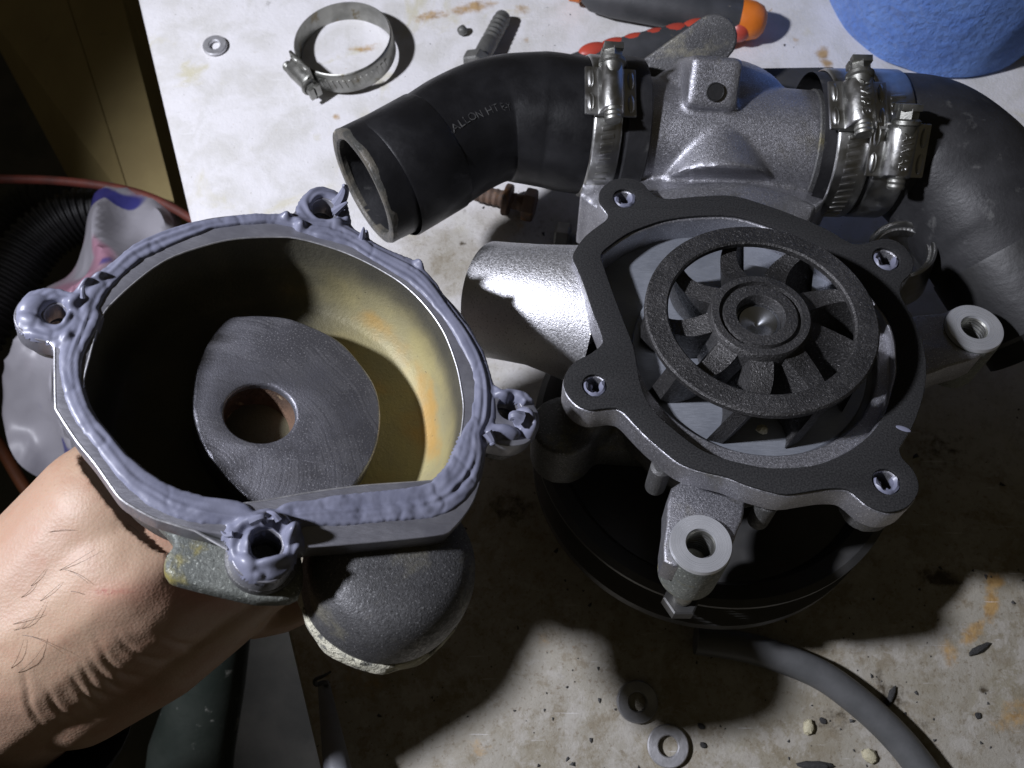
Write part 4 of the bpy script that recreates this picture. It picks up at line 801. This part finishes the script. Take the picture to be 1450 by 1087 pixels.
for ci, ln in enumerate(cre):
    L2 = np.array([tuple(p)[:2] for p in cat([(a, b, 0) for a, b in ln], 8, False)]); dm = np.full(len(A_), 1e9); tt = np.zeros(len(A_))
    for i, p in enumerate(L2):
        d = np.hypot(PX - p[0], PY - p[1]); b = d < dm; dm[b] = d[b]; tt[b] = i / len(L2)
    e = np.clip(np.sin(np.clip(tt * .9 + .06, 0, 1) * math.pi), 0, 1) * np.clip(.35 + tt * 1.1, 0, 1)
    dsp += -.004 * e * np.exp(-(dm / 4.6) ** 2) + .002 * e * np.exp(-((dm - 9) / 7.) ** 2)
near = zc < 4.2; dsp = np.where(near, dsp, 0)
dsp += .005 * (nz2(A_[:, 0], A_[:, 1] + A_[:, 2], 5, 2, 3) - .5) + .016 * np.exp(-(((PX - 230) * .55 + (PY - 800) * .8) / 26) ** 2) * np.exp(-(((PX - 230) * .8 - (PY - 800) * .55) / 150) ** 2)
A2 = A_ + Nn * dsp[:, None]
# keep the hand below the cover
loc = (np.c_[A2, np.ones(len(A2))] @ np.array(CF.inv).T)[:, :3]; rad_ = np.hypot(loc[:, 0] - cen[0], loc[:, 1] - cen[1])
in1 = inside([tuple(cen + (np.array(p) - cen) * 1.07) for p in L_in], loc[:, :2]); in2 = inside([tuple(cen + (np.array(p) - cen) * .99) for p in L_out], loc[:, :2])
lim = np.where(in1, -.41, np.where(in2, -.12, 9.)); over = loc[:, 2] - lim; mk_ = over > 0
A2[mk_] -= np.array(CF.n)[None, :] * over[mk_][:, None]
pme.vertices.foreach_set('co', A2.ravel().astype('f')); pme.update()
cutm = np.exp(-(((PX - 151) / 13) ** 2 + ((PY - 837 - (PX - 151) * .05) / 2.6) ** 2)) + .5 * np.exp(-(((PX - 176) / 12) ** 2 + ((PY - 836) / 2.) ** 2))
pink = np.exp(-(((PX - 285) / 60) ** 2 + ((PY - 835) / 26) ** 2)) + .8 * np.exp(-(((PX - 235) / 30) ** 2 + ((PY - 740) / 22) ** 2)) + .5 * np.exp(-(((PX - 170) / 50) ** 2 + ((PY - 836) / 16) ** 2))
for nm, a in (('cut', np.clip(cutm, 0, 1)), ('pink', np.clip(pink, 0, 1))):
    at = pme.attributes.new(nm, 'FLOAT', 'POINT'); at.data.foreach_set('value', a.astype('f'))
pers = tag(link('person', pme, SKIN, ang=180), 'bare forearm and hand in a black sleeve, gripping the old cover from below', 'person')
sl = cat([P(-360, 1210, .48), P(-160, 1075, .80), P(-40, 992, .97), P(22, 946, 1.10)], 6, False)
ob('sleeve', tube(sl, [.58, .57, .56, .55, .54, .535, .53, .525, .52, .515, .51, .505, .50, .495, .49, .515, .515, .515, .50], 48, cap=False, fn=lambda t, a: 1 + .03 * NZ.noise(V((math.cos(a) * 2, math.sin(a) * 2, t * 8)))), CLOTH, pers)
HAIR = mk('arm_hair', (.10, .065, .04), rough=.5, bs=0)
from mathutils.bvhtree import BVHTree
bv_ = BVHTree.FromPolygons([tuple(p) for p in A2], [tuple(p.vertices) for p in pme.polygons]); hv = []
for _ in range(16):
    px, py = random.choice([(random.uniform(0, 70), random.uniform(770, 900)), (random.uniform(0, 60), random.uniform(800, 960)), (random.uniform(10, 200), random.uniform(700, 850))])
    h_ = bv_.ray_cast(CAM, ray(px, py).normalized())
    if h_[0] is None: continue
    p0, nn = h_[0], h_[1]; an = random.gauss(.25, .45); d = V((math.cos(an), math.sin(an), 0)); d = (d - nn * d.dot(nn)).normalized(); sd = nn.cross(d); Lh = random.uniform(.04, .15); cu_ = random.uniform(-.5, .7)
    hv.append(tube([p0 + d * Lh * s + sd * cu_ * Lh * s * s + nn * (.001 + .10 * Lh * math.sin(s * 2.8)) for s in (0, .2, .4, .6, .8, 1)], [.0008, .0008, .0007, .0006, .0005, .0003], 5))
hr = ob('arm_hair', join(*hv), HAIR, pers); hr['kind'] = 'stuff'
bpy.context.view_layer.update()
